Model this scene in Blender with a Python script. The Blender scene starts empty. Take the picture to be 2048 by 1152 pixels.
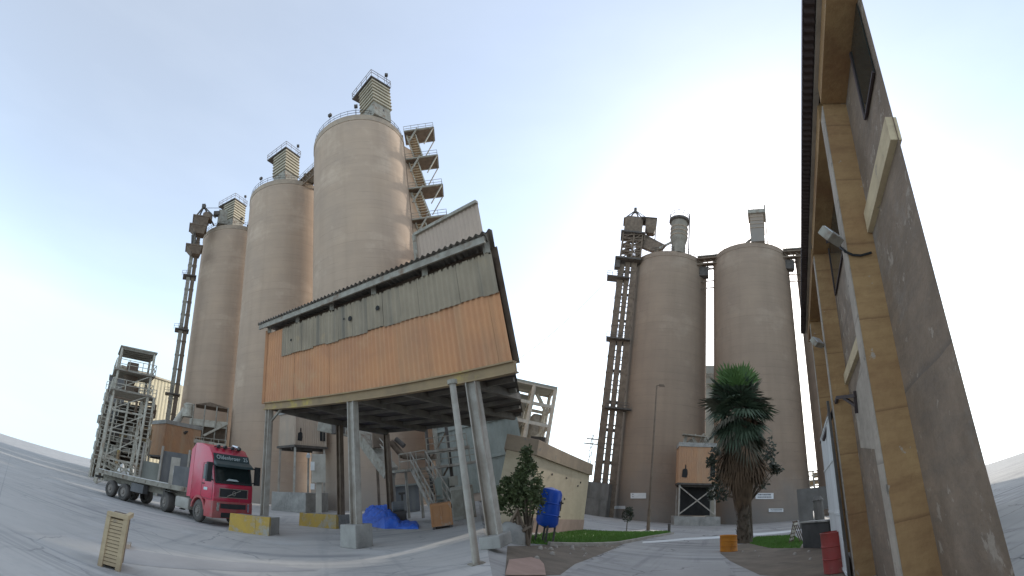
import bpy, bmesh, math, random
from mathutils import Vector, Matrix, noise as mnoise

random.seed(7)
scn = bpy.context.scene
COL = scn.collection
rad = math.radians

# ------------------------------------------------------------------ camera model
# A cylindrical panorama camera takes in both yards of the plant from one spot:
# yard 'L' (truck, loading canopy) and yard 'R' (palm, concrete hall). Each yard has
# its own gently sloping ground; the two slopes meet in a ridge between them.
F = 850.0
CX, CY = 1024.0, 576.0


class Yard:
    def __init__(s, th, drop, h):
        s.th = th; s.p = math.atan(drop / F); s.h = h
        c, n = math.cos(s.p), math.sin(s.p)
        yaw = Matrix(((math.cos(th), 0, -math.sin(th)), (0, 1, 0), (math.sin(th), 0, math.cos(th))))
        pit = Matrix(((1, 0, 0), (0, -n, c), (0, c, n)))
        s.C = pit @ yaw                      # camera axes (right, up, forward) -> yard axes
        s.up_cam = s.C.transposed() @ Vector((0, 0, 1))


YL = Yard((643 - CX) / F, 399, 2.0)
YR = Yard((1424 - CX) / F, 442, 1.8)
UP = (YL.up_cam + YR.up_cam).normalized()
fw = Vector((0, 0, 1)); fw = (fw - UP * fw.dot(UP)).normalized()
rt = fw.cross(UP); rt = rt if rt.x > 0 else -rt
B = Matrix((rt, fw, UP))                     # camera axes -> world axes
CAM = Vector((0, 0, 2.0))
for y_ in (YL, YR):
    R3 = (B @ y_.C.transposed())
    y_.M = Matrix.Translation(CAM) @ R3.to_4x4() @ Matrix.Translation((0, 0, -y_.h))


def ray(Y, x, y):
    a = (x - CX) / F; v = (CY - y) / F
    return Y.C @ Vector((math.sin(a), v, math.cos(a)))


def G(Y, x, y, z=0.0):
    "point of the level z (yard coordinates) seen in that direction"
    d = ray(Y, x, y); t = (z - Y.h) / d.z
    return Vector((d.x * t, d.y * t, z))


def at(Y, x, y, D):
    "point at horizontal distance D seen in that direction"
    d = ray(Y, x, y); t = D / math.hypot(d.x, d.y)
    return Vector((d.x * t, d.y * t, Y.h + d.z * t))


def az(Y, x, y):
    d = ray(Y, x, y); return math.atan2(d.x, d.y)


def pol(a_deg, D, z=0.0):
    return Vector((D * math.sin(rad(a_deg)), D * math.cos(rad(a_deg)), z))


def onplane(Y, x, y, p0, n):
    o = Vector((0, 0, Y.h)); d = ray(Y, x, y)
    t = (Vector(p0) - o).dot(n) / d.dot(n)
    return o + d * t


cam_d = bpy.data.cameras.new('camera')
cam = bpy.data.objects.new('camera', cam_d); COL.objects.link(cam)
cam_d.type = 'PANO'
try:
    pc = cam_d; pc.panorama_type = 'CENTRAL_CYLINDRICAL'
except Exception:
    pc = cam_d.cycles; pc.panorama_type = 'CENTRAL_CYLINDRICAL'
pc.central_cylindrical_range_u_min = -CX / F
pc.central_cylindrical_range_u_max = CX / F
pc.central_cylindrical_range_v_min = -CY / F
pc.central_cylindrical_range_v_max = CY / F
pc.central_cylindrical_radius = 1.0
cam_d.clip_start = 0.05; cam_d.clip_end = 20000
cr = B @ Vector((1, 0, 0)); cu = B @ Vector((0, 1, 0)); cf = B @ Vector((0, 0, 1))
cam.matrix_world = Matrix.Translation(CAM) @ Matrix((cr, cu, -cf)).transposed().to_4x4()
scn.camera = cam


# ------------------------------------------------------------------ materials
def mat(name, c1, c2=None, scale=1.5, rough=0.85, bump=0.15, stretch=(1, 1, 1), metal=0.0, fine=18.0,
        streak=None, spec=0.3, lo=0.35, hi=0.65, third=None, third_scale=0.35, third_lo=0.55, third_hi=0.7):
    m = bpy.data.materials.new(name); m.use_nodes = True
    nt = m.node_tree; N = nt.nodes; L = nt.links
    b = N['Principled BSDF']
    b.inputs['Roughness'].default_value = rough; b.inputs['Metallic'].default_value = metal
    b.inputs['Specular IOR Level'].default_value = spec
    tc = N.new('ShaderNodeTexCoord')
    mp = N.new('ShaderNodeMapping'); mp.inputs['Scale'].default_value = stretch
    L.new(tc.outputs['Object'], mp.inputs['Vector'])
    n1 = N.new('ShaderNodeTexNoise'); n1.inputs['Scale'].default_value = scale
    n1.inputs['Detail'].default_value = 8; n1.inputs['Roughness'].default_value = 0.62
    L.new(mp.outputs[0], n1.inputs['Vector'])
    mr = N.new('ShaderNodeMapRange'); mr.inputs[1].default_value = lo; mr.inputs[2].default_value = hi
    L.new(n1.outputs['Fac'], mr.inputs[0])
    mix = N.new('ShaderNodeMix'); mix.data_type = 'RGBA'
    c2 = c2 or tuple(x * 0.75 for x in c1)
    mix.inputs[6].default_value = (*c1, 1); mix.inputs[7].default_value = (*c2, 1)
    L.new(mr.outputs[0], mix.inputs[0])
    out = mix.outputs[2]
    if third:
        n3 = N.new('ShaderNodeTexNoise'); n3.inputs['Scale'].default_value = third_scale
        n3.inputs['Detail'].default_value = 9; n3.inputs['Roughness'].default_value = 0.7
        L.new(mp.outputs[0], n3.inputs['Vector'])
        m3 = N.new('ShaderNodeMapRange'); m3.inputs[1].default_value = third_lo; m3.inputs[2].default_value = third_hi
        L.new(n3.outputs['Fac'], m3.inputs[0])
        x3 = N.new('ShaderNodeMix'); x3.data_type = 'RGBA'; x3.inputs[7].default_value = (*third, 1)
        L.new(m3.outputs[0], x3.inputs[0]); L.new(out, x3.inputs[6]); out = x3.outputs[2]
    if streak:                                # vertical run marks
        ms = N.new('ShaderNodeMapping'); ms.inputs['Scale'].default_value = (streak[1], streak[1], streak[1] * 0.06)
        L.new(tc.outputs['Object'], ms.inputs['Vector'])
        ns = N.new('ShaderNodeTexNoise'); ns.inputs['Scale'].default_value = 1.0; ns.inputs['Detail'].default_value = 5
        L.new(ms.outputs[0], ns.inputs['Vector'])
        m4 = N.new('ShaderNodeMapRange'); m4.inputs[1].default_value = 0.48; m4.inputs[2].default_value = 0.75
        m4.inputs[4].default_value = streak[2]
        L.new(ns.outputs['Fac'], m4.inputs[0])
        x4 = N.new('ShaderNodeMix'); x4.data_type = 'RGBA'; x4.inputs[7].default_value = (*streak[0], 1)
        L.new(m4.outputs[0], x4.inputs[0]); L.new(out, x4.inputs[6]); out = x4.outputs[2]
    L.new(out, b.inputs['Base Color'])
    if bump:
        n2 = N.new('ShaderNodeTexNoise'); n2.inputs['Scale'].default_value = fine; n2.inputs['Detail'].default_value = 6
        L.new(tc.outputs['Object'], n2.inputs['Vector'])
        bp = N.new('ShaderNodeBump'); bp.inputs['Strength'].default_value = bump; bp.inputs['Distance'].default_value = 0.03
        L.new(n2.outputs['Fac'], bp.inputs['Height']); L.new(bp.outputs[0], b.inputs['Normal'])
    return m


def silo_mat(name, c1, c2, grey, zt):
    m = mat(name, c1, c2, scale=0.16, rough=0.92, bump=0.25, fine=3.0, streak=(tuple(x * 0.74 for x in c1), 0.8, 0.45), third=tuple(min(1, x * k) for x, k in zip(c1, (1.10, 1.14, 1.18))), third_scale=0.12, third_lo=0.54, third_hi=0.66)
    nt = m.node_tree; N = nt.nodes; L = nt.links; b = N['Principled BSDF']
    src = b.inputs['Base Color'].links[0].from_socket
    tc = N.new('ShaderNodeTexCoord')
    # slip-form lifts: bands that run round the shell
    mp = N.new('ShaderNodeMapping'); mp.inputs['Scale'].default_value = (0.02, 0.02, 0.9)
    L.new(tc.outputs['Object'], mp.inputs['Vector'])
    n = N.new('ShaderNodeTexNoise'); n.inputs['Scale'].default_value = 1.0; n.inputs['Detail'].default_value = 6
    n.inputs['Roughness'].default_value = 0.7
    L.new(mp.outputs[0], n.inputs['Vector'])
    r = N.new('ShaderNodeMapRange'); r.inputs[1].default_value = 0.35; r.inputs[2].default_value = 0.7
    r.inputs[3].default_value = 0.955; r.inputs[4].default_value = 1.045
    L.new(n.outputs['Fac'], r.inputs[0])
    mul = N.new('ShaderNodeVectorMath'); mul.operation = 'SCALE'
    L.new(src, mul.inputs[0])
    # lift joints every 1.2 m, broken up by wear
    sz = N.new('ShaderNodeSeparateXYZ'); L.new(tc.outputs['Object'], sz.inputs[0])
    dv_ = N.new('ShaderNodeMath'); dv_.operation = 'MULTIPLY'; dv_.inputs[1].default_value = 1 / 1.2; L.new(sz.outputs[2], dv_.inputs[0])
    fr_ = N.new('ShaderNodeMath'); fr_.operation = 'FRACT'; L.new(dv_.outputs[0], fr_.inputs[0])
    lt = N.new('ShaderNodeMath'); lt.operation = 'LESS_THAN'; lt.inputs[1].default_value = 0.07; L.new(fr_.outputs[0], lt.inputs[0])
    jn = N.new('ShaderNodeTexNoise'); jn.inputs['Scale'].default_value = 0.5; jn.inputs['Detail'].default_value = 5; L.new(tc.outputs['Object'], jn.inputs['Vector'])
    jr = N.new('ShaderNodeMapRange'); jr.inputs[1].default_value = 0.42; jr.inputs[2].default_value = 0.6; jr.inputs[4].default_value = 0.13; L.new(jn.outputs['Fac'], jr.inputs[0])
    jm = N.new('ShaderNodeMath'); jm.operation = 'MULTIPLY'; L.new(lt.outputs[0], jm.inputs[0]); L.new(jr.outputs[0], jm.inputs[1])
    js = N.new('ShaderNodeMath'); js.operation = 'SUBTRACT'; L.new(r.outputs[0], js.inputs[0]); L.new(jm.outputs[0], js.inputs[1])
    L.new(js.outputs[0], mul.inputs[3])
    # cement dust washed grey round the foot, ragged upper edge
    sx = N.new('ShaderNodeSeparateXYZ'); L.new(tc.outputs['Object'], sx.inputs[0])
    nn = N.new('ShaderNodeTexNoise'); nn.inputs['Scale'].default_value = 0.35; nn.inputs['Detail'].default_value = 8
    L.new(tc.outputs['Object'], nn.inputs['Vector'])
    ad = N.new('ShaderNodeMath'); ad.operation = 'MULTIPLY_ADD'; ad.inputs[1].default_value = 8.0
    L.new(nn.outputs['Fac'], ad.inputs[0]); L.new(sx.outputs[2], ad.inputs[2])
    rr = N.new('ShaderNodeMapRange'); rr.inputs[1].default_value = zt + 9; rr.inputs[2].default_value = zt
    L.new(ad.outputs[0], rr.inputs[0])
    mx = N.new('ShaderNodeMix'); mx.data_type = 'RGBA'; mx.inputs[7].default_value = (*grey, 1)
    L.new(rr.outputs[0], mx.inputs[0]); L.new(mul.outputs[0], mx.inputs[6])
    L.new(mx.outputs[2], b.inputs['Base Color'])
    return m


MT = {}
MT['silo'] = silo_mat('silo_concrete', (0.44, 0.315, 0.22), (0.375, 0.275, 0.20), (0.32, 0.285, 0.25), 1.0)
MT['rim'] = mat('rim_concrete', (0.40, 0.30, 0.21), (0.30, 0.23, 0.17), scale=0.8)
MT['concrete'] = mat('grey_concrete', (0.36, 0.34, 0.30), (0.25, 0.235, 0.21), scale=1.3, bump=0.3, third=(0.17, 0.16, 0.145), third_scale=0.9)
MT['pale_concrete'] = mat('pale_concrete', (0.50, 0.45, 0.37), (0.38, 0.34, 0.28), scale=1.1, bump=0.25, streak=((0.25, 0.22, 0.18), 1.6, 0.5))
MT['dust_steel'] = mat('dusty_steel', (0.34, 0.31, 0.25), (0.22, 0.19, 0.15), scale=2.2, rough=0.75, bump=0.1, third=(0.17, 0.10, 0.06), third_scale=1.2)
MT['pale_steel'] = mat('pale_steel', (0.52, 0.48, 0.39), (0.36, 0.32, 0.25), scale=1.5, rough=0.7, bump=0.1, third=(0.24, 0.15, 0.09), third_scale=1.0)
MT['boot_dark'] = mat('dark_block', (0.085, 0.08, 0.075), (0.055, 0.052, 0.048), scale=1.0, bump=0.2)
MT['boot_grey'] = mat('boot_grey', (0.19, 0.175, 0.155), (0.13, 0.12, 0.105), scale=0.8, bump=0.1, streak=((0.08, 0.07, 0.06), 1.5, 0.6))
MT['vent_dark'] = mat('dusty_vent', (0.27, 0.23, 0.18), (0.19, 0.16, 0.125), scale=0.8, bump=0.05)
MT['rim_shade'] = mat('shaded_rim_concrete', (0.29, 0.21, 0.15), (0.22, 0.16, 0.115), scale=0.8)  # rim concrete again, base colour darkened for the backlit yard
MT['dark_steel'] = mat('dark_steel', (0.12, 0.10, 0.085), (0.07, 0.06, 0.05), scale=2.0, rough=0.75, bump=0.1)
MT['brown_steel'] = mat('brown_steel', (0.20, 0.145, 0.10), (0.12, 0.085, 0.06), scale=1.5, rough=0.8, bump=0.1)
MT['post_steel'] = mat('post_steel', (0.42, 0.38, 0.32), (0.29, 0.255, 0.21), scale=2.0, rough=0.75, bump=0.12, streak=((0.16, 0.09, 0.05), 3.0, 0.6))
MT['louvre'] = mat('cream_louvre', (0.43, 0.37, 0.265), (0.32, 0.27, 0.195), scale=1.0, rough=0.6, bump=0.08)
MT['louvre_gap'] = mat('louvre_gap', (0.14, 0.12, 0.09), None, scale=1.0)
MT['orange'] = mat('orange_sheet', (0.52, 0.25, 0.115), (0.42, 0.205, 0.105), scale=0.55, rough=0.7, bump=0.05, streak=((0.40, 0.25, 0.14), 1.6, 0.55), third=(0.47, 0.28, 0.15), third_scale=0.5)
MT['greysheet'] = mat('grey_sheet', (0.33, 0.262, 0.18), (0.25, 0.198, 0.135), scale=0.6, rough=0.8, bump=0.06, streak=((0.12, 0.11, 0.09), 2.2, 0.7), third=(0.36, 0.26, 0.15), third_scale=0.8, third_lo=0.6, third_hi=0.75)
MT['roofsheet'] = mat('roof_sheet', (0.36, 0.33, 0.28), (0.24, 0.21, 0.18), scale=1.0, rough=0.9, bump=0.1)
MT['beam'] = mat('ochre_beam', (0.34, 0.235, 0.125), (0.24, 0.17, 0.10), scale=0.9, rough=0.8, bump=0.1, third=(0.42, 0.31, 0.09), third_scale=0.6, third_lo=0.55, third_hi=0.65)
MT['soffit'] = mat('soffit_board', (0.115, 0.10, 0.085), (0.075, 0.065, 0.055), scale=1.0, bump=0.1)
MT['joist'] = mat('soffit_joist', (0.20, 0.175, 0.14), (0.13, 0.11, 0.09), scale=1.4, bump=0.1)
MT['hall'] = mat('hall_sheet', (0.44, 0.33, 0.25), (0.37, 0.28, 0.215), scale=0.2, rough=0.8, bump=0.04, streak=((0.34, 0.26, 0.2), 0.8, 0.5))
MT['hall_low'] = mat('hall_lower_sheet', (0.30, 0.30, 0.255), (0.22, 0.22, 0.185), scale=0.5, rough=0.8, bump=0.05, streak=((0.2, 0.2, 0.18), 0.8, 0.5))
MT['yellow'] = mat('worn_yellow_paint', (0.52, 0.34, 0.07), (0.40, 0.27, 0.08), scale=1.4, rough=0.8, bump=0.2, third=(0.36, 0.33, 0.27), third_scale=1.6, third_lo=0.5, third_hi=0.62)
MT['red'] = mat('red_truck_paint', (0.54, 0.018, 0.055), (0.44, 0.02, 0.052), scale=0.8, rough=0.35, bump=0.0, spec=0.5, third=(0.36, 0.16, 0.14), third_scale=0.7, third_lo=0.55, third_hi=0.9)
MT['red_low'] = mat('dusty_red_paint', (0.44, 0.055, 0.065), (0.36, 0.13, 0.115), scale=1.6, rough=0.55, bump=0.0)
MT['glass'] = mat('dark_glass', (0.015, 0.022, 0.022), (0.02, 0.03, 0.028), rough=0.06, bump=0.0, spec=0.6)
MT['blackplastic'] = mat('black_plastic', (0.03, 0.032, 0.034), (0.045, 0.045, 0.045), rough=0.5, bump=0.0)
MT['visor'] = mat('dark_green_visor', (0.045, 0.065, 0.065), (0.06, 0.08, 0.08), rough=0.4, bump=0.0)
MT['letter'] = mat('pale_lettering', (0.55, 0.62, 0.60), (0.5, 0.56, 0.55), rough=0.6, bump=0.0)
MT['chrome'] = mat('lamp_chrome', (0.65, 0.66, 0.66), (0.5, 0.5, 0.5), rough=0.18, bump=0.0, metal=0.8)
MT['tyre'] = mat('dusty_tyre', (0.075, 0.068, 0.06), (0.13, 0.115, 0.10), scale=2.0, rough=0.95, bump=0.2)
MT['wheelrim'] = mat('dusty_wheel', (0.27, 0.235, 0.20), (0.19, 0.165, 0.14), scale=2.0, rough=0.8, bump=0.05)
MT['chassis'] = mat('dusty_chassis', (0.10, 0.09, 0.08), (0.16, 0.145, 0.125), scale=1.6, rough=0.9, bump=0.1)
MT['tank_alu'] = mat('dusty_alloy_tank', (0.38, 0.35, 0.30), (0.28, 0.26, 0.22), scale=1.8, rough=0.6, bump=0.05)
MT['deckwood'] = mat('trailer_deck', (0.30, 0.27, 0.22), (0.20, 0.18, 0.15), scale=1.5, bump=0.15)
MT['bulk'] = mat('bulkhead_grey', (0.17, 0.165, 0.16), (0.12, 0.118, 0.115), scale=0.9, bump=0.05, streak=((0.24, 0.22, 0.19), 2.0, 0.5))
MT['white'] = mat('chalky_white', (0.72, 0.70, 0.66), (0.58, 0.56, 0.52), scale=1.6, bump=0.1)
MT['booth'] = mat('booth_sheet', (0.46, 0.25, 0.13), (0.38, 0.22, 0.13), scale=0.5, rough=0.8, bump=0.05, streak=((0.42, 0.31, 0.20), 1.4, 0.6))
MT['booth2'] = mat('faded_booth_sheet', (0.44, 0.33, 0.24), (0.36, 0.28, 0.21), scale=0.5, rough=0.8, bump=0.05, streak=((0.34, 0.28, 0.22), 1.4, 0.6))
MT['dark'] = mat('dark_void', (0.02, 0.019, 0.018), (0.03, 0.028, 0.026), bump=0.0)
MT['cream'] = mat('cream_cladding', (0.56, 0.51, 0.37), (0.48, 0.44, 0.33), scale=0.3, rough=0.8, bump=0.03, streak=((0.44, 0.40, 0.31), 0.7, 0.5))
MT['tarp'] = mat('blue_tarpaulin', (0.03, 0.13, 0.55), (0.02, 0.085, 0.40), scale=1.5, rough=0.42, bump=0.2, fine=5.0)
MT['bluetank'] = mat('blue_tank_paint', (0.012, 0.075, 0.42), (0.01, 0.055, 0.32), scale=1.2, rough=0.4, bump=0.03)
MT['crate'] = mat('crate_orange', (0.42, 0.20, 0.085), (0.34, 0.17, 0.085), scale=1.5, bump=0.15, third=(0.36, 0.3, 0.24), third_scale=2)
MT['stairtread'] = mat('tan_tread', (0.38, 0.27, 0.16), (0.28, 0.20, 0.125), scale=1.2, bump=0.1)
MT['plaster'] = mat('cream_plaster', (0.56, 0.445, 0.30), (0.49, 0.385, 0.26), scale=0.8, bump=0.2, third=(0.42, 0.31, 0.20), third_scale=0.55, third_lo=0.58, third_hi=0.75)
MT['parapet'] = mat('parapet_concrete', (0.36, 0.26, 0.17), (0.28, 0.205, 0.14), scale=0.9, bump=0.25, streak=((0.18, 0.14, 0.10), 1.5, 0.6))
MT['ochre'] = mat('ochre_pilaster', (0.37, 0.225, 0.10), (0.29, 0.165, 0.072), scale=1.1, bump=0.5, fine=7, third=(0.24, 0.12, 0.055), third_scale=0.5, third_lo=0.5, third_hi=0.7)
MT['stripe'] = mat('bare_pilaster_face', (0.40, 0.33, 0.26), (0.31, 0.255, 0.20), scale=1.0, bump=0.25, streak=((0.22, 0.18, 0.14), 2, 0.5))
MT['hallwall'] = mat('rough_render', (0.25, 0.18, 0.125), (0.175, 0.125, 0.085), scale=1.3, bump=0.6, fine=12, third=(0.28, 0.235, 0.19), third_scale=0.35, third_lo=0.52, third_hi=0.64)
MT['lintel'] = mat('beige_beam', (0.56, 0.44, 0.27), (0.47, 0.36, 0.22), scale=1.2, bump=0.2, streak=((0.3, 0.22, 0.14), 2.5, 0.5))
MT['gutter'] = mat('brown_gutter', (0.065, 0.045, 0.04), (0.045, 0.03, 0.027), scale=2, rough=0.7, bump=0.1)
MT['door'] = mat('whitewashed_door', (0.66, 0.65, 0.62), (0.56, 0.55, 0.52), scale=0.9, rough=0.7, bump=0.1, streak=((0.34, 0.31, 0.28), 3.0, 0.55), third=(0.38, 0.34, 0.32), third_scale=1.3, third_lo=0.6, third_hi=0.75)
MT['barrel_red'] = mat('faded_red_drum', (0.30, 0.045, 0.035), (0.22, 0.05, 0.04), scale=1.6, rough=0.6, bump=0.1, third=(0.28, 0.15, 0.1), third_scale=1.3)
MT['barrel_orange'] = mat('orange_drum', (0.55, 0.21, 0.02), (0.45, 0.16, 0.02), scale=1.6, rough=0.6, bump=0.1, third=(0.2, 0.1, 0.05), third_scale=1.6, third_lo=0.6)
MT['palm_green'] = mat('palm_green', (0.05, 0.075, 0.042), (0.09, 0.118, 0.072), scale=1.4, rough=0.55, bump=0.0)
MT['palm_young'] = mat('palm_young_green', (0.10, 0.17, 0.045), (0.07, 0.125, 0.035), scale=1.4, rough=0.5, bump=0.0)
MT['palm_dry'] = mat('palm_dry_brown', (0.15, 0.095, 0.055), (0.10, 0.065, 0.04), scale=1.4, rough=0.9, bump=0.0)
MT['palm_grey'] = mat('palm_withered', (0.12, 0.11, 0.075), (0.085, 0.08, 0.055), scale=1.4, rough=0.9, bump=0.0)
MT['trunk'] = mat('palm_trunk', (0.13, 0.095, 0.065), (0.08, 0.06, 0.042), scale=2.5, bump=0.6, fine=6)
MT['bush'] = mat('bush_leaf', (0.045, 0.06, 0.022), (0.10, 0.115, 0.045), scale=2.6, rough=0.6, bump=0.0)
MT['tree_leaf'] = mat('dark_leaf', (0.03, 0.045, 0.025), (0.05, 0.045, 0.025), scale=1.6, rough=0.6, bump=0.0)
MT['grass'] = mat('lawn_grass', (0.10, 0.20, 0.035), (0.13, 0.235, 0.05), scale=0.5, rough=0.8, bump=0.0)
MT['grass_base'] = mat('lawn_soil', (0.09, 0.165, 0.035), (0.11, 0.15, 0.045), scale=0.8, bump=0.2)
MT['yard'] = mat('cement_dust_yard', (0.49, 0.46, 0.42), (0.41, 0.385, 0.355), scale=0.22, rough=0.9, bump=0.25, fine=7, third=(0.26, 0.255, 0.25), third_scale=0.13, third_lo=0.52, third_hi=0.72)
MT['slab'] = mat('pale_yard_slab', (0.36, 0.345, 0.335), (0.29, 0.28, 0.272), scale=0.5, rough=0.9, bump=0.2)
MT['lane'] = mat('dusty_asphalt', (0.41, 0.385, 0.355), (0.33, 0.31, 0.285), scale=0.35, rough=0.9, bump=0.3, fine=14, third=(0.19, 0.18, 0.175), third_scale=0.25, third_lo=0.55, third_hi=0.75)
MT['soil'] = mat('bare_soil', (0.21, 0.165, 0.12), (0.14, 0.11, 0.08), scale=0.9, bump=0.5, fine=5, third=(0.10, 0.08, 0.06), third_scale=0.5)
MT['kerb'] = mat('kerb_stone', (0.40, 0.35, 0.29), (0.29, 0.25, 0.21), scale=1.5, bump=0.3)
MT['sunstrip'] = mat('sunlit_strip_white', (0.74, 0.73, 0.70), (0.62, 0.61, 0.58), scale=1.0, bump=0.15)  # sunlight on the lane put into a near-white colour
MT['pavers'] = mat('pink_paving', (0.42, 0.28, 0.22), (0.33, 0.22, 0.17), scale=1.4, bump=0.2)
MT['sign'] = mat('white_sign', (0.74, 0.73, 0.70), (0.64, 0.63, 0.60), scale=2.0, bump=0.0)
MT['signtext'] = mat('grey_sign_lettering', (0.16, 0.16, 0.17), None, bump=0.0)
MT['lampglass'] = mat('floodlight_glass', (0.62, 0.63, 0.62), (0.5, 0.5, 0.5), rough=0.15, bump=0.0)
MT['mesh_far'] = mat('distant_structure', (0.30, 0.27, 0.22), (0.2, 0.18, 0.15), scale=1.0, bump=0.0)


def ground_mat(m, crack=(0.12, 0.115, 0.11), joint=None, spill=(0.5, 0.49, 0.47), tyre=(0.17, 0.168, 0.165), rot=0.0):
    nt = m.node_tree; N = nt.nodes; L = nt.links; b = N['Principled BSDF']
    src = b.inputs['Base Color'].links[0].from_socket
    tc = N.new('ShaderNodeTexCoord')

    def lay(fac, col, src):
        x = N.new('ShaderNodeMix'); x.data_type = 'RGBA'; x.inputs[7].default_value = (*col, 1)
        L.new(fac, x.inputs[0]); L.new(src, x.inputs[6]); return x.outputs[2]

    def noise(scale, detail, stretch=(1, 1, 1), rz=0.0, rough=0.6):
        mp = N.new('ShaderNodeMapping'); mp.inputs['Scale'].default_value = stretch; mp.inputs['Rotation'].default_value = (0, 0, rz)
        L.new(tc.outputs['Object'], mp.inputs[0]); n = N.new('ShaderNodeTexNoise'); n.inputs['Scale'].default_value = scale
        n.inputs['Detail'].default_value = detail; n.inputs['Roughness'].default_value = rough; L.new(mp.outputs[0], n.inputs['Vector']); return n.outputs['Fac'], mp.outputs[0]

    def rng(sock, a, b_, c=0.0, d=1.0):
        r = N.new('ShaderNodeMapRange'); r.inputs[1].default_value = a; r.inputs[2].default_value = b_; r.inputs[3].default_value = c; r.inputs[4].default_value = d
        L.new(sock, r.inputs[0]); return r.outputs[0]

    def mulm(a, b_):
        x = N.new('ShaderNodeMath'); x.operation = 'MULTIPLY'; L.new(a, x.inputs[0]); L.new(b_, x.inputs[1]); return x.outputs[0]
    # tyre tracks: long narrow streaks
    f1, _ = noise(1.0, 4, (0.04, 1.6, 1), rot); f2, _ = noise(0.12, 3)
    src = lay(mulm(rng(f1, .50, .62, 0, .8), rng(f2, .40, .56)), tyre, src)
    f1, _ = noise(1.0, 4, (1.3, 0.05, 1), rot + .5); f2, _ = noise(0.1, 3, (1, 1, 1), 1.0)
    src = lay(mulm(rng(f1, .54, .68, 0, .5), rng(f2, .42, .58)), tyre, src)
    # spilt cement dust
    f1, _ = noise(0.35, 10, rough=.72); src = lay(rng(f1, .54, .68, 0, .75), spill, src)
    f1, _ = noise(2.2, 8, rough=.75); src = lay(rng(f1, .58, .72, 0, .5), crack, src)
    # cracks
    f1, mv = noise(1.2, 6)
    add = N.new('ShaderNodeVectorMath'); add.operation = 'MULTIPLY_ADD'; add.inputs[1].default_value = (.9, .9, 0)
    nz = N.new('ShaderNodeTexNoise'); nz.inputs['Scale'].default_value = 1.3; nz.inputs['Detail'].default_value = 5; L.new(tc.outputs['Object'], nz.inputs['Vector'])
    L.new(nz.outputs['Color'], add.inputs[0]); L.new(tc.outputs['Object'], add.inputs[2])
    vo = N.new('ShaderNodeTexVoronoi'); vo.feature = 'DISTANCE_TO_EDGE'; vo.inputs['Scale'].default_value = 0.28; L.new(add.outputs[0], vo.inputs['Vector'])
    f2, _ = noise(0.2, 3, (1, 1, 1), 2.0)
    src = lay(mulm(rng(vo.outputs['Distance'], .004, .012, .8, 0), rng(f2, .45, .55)), crack, src)
    if joint:
        br = N.new('ShaderNodeTexBrick'); br.inputs['Scale'].default_value = 1.0; br.inputs['Brick Width'].default_value = joint; br.inputs['Row Height'].default_value = joint
        br.inputs['Mortar Size'].default_value = 0.022; br.inputs['Mortar Smooth'].default_value = .2; br.offset = 0.0
        mp = N.new('ShaderNodeMapping'); mp.inputs['Rotation'].default_value = (0, 0, .9); L.new(tc.outputs['Object'], mp.inputs[0]); L.new(mp.outputs[0], br.inputs['Vector'])
        src = lay(rng(br.outputs['Fac'], 0, 1, 0, .55), crack, src)
    L.new(src, b.inputs['Base Color'])


ground_mat(MT['yard'], crack=(0.27, 0.262, 0.25), joint=5.0, spill=(0.5, 0.49, 0.475), tyre=(0.25, 0.245, 0.24), rot=.7)
ground_mat(MT['lane'], crack=(0.11, 0.105, 0.10), spill=(0.38, 0.365, 0.34), tyre=(0.17, 0.165, 0.16), rot=1.2)


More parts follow.
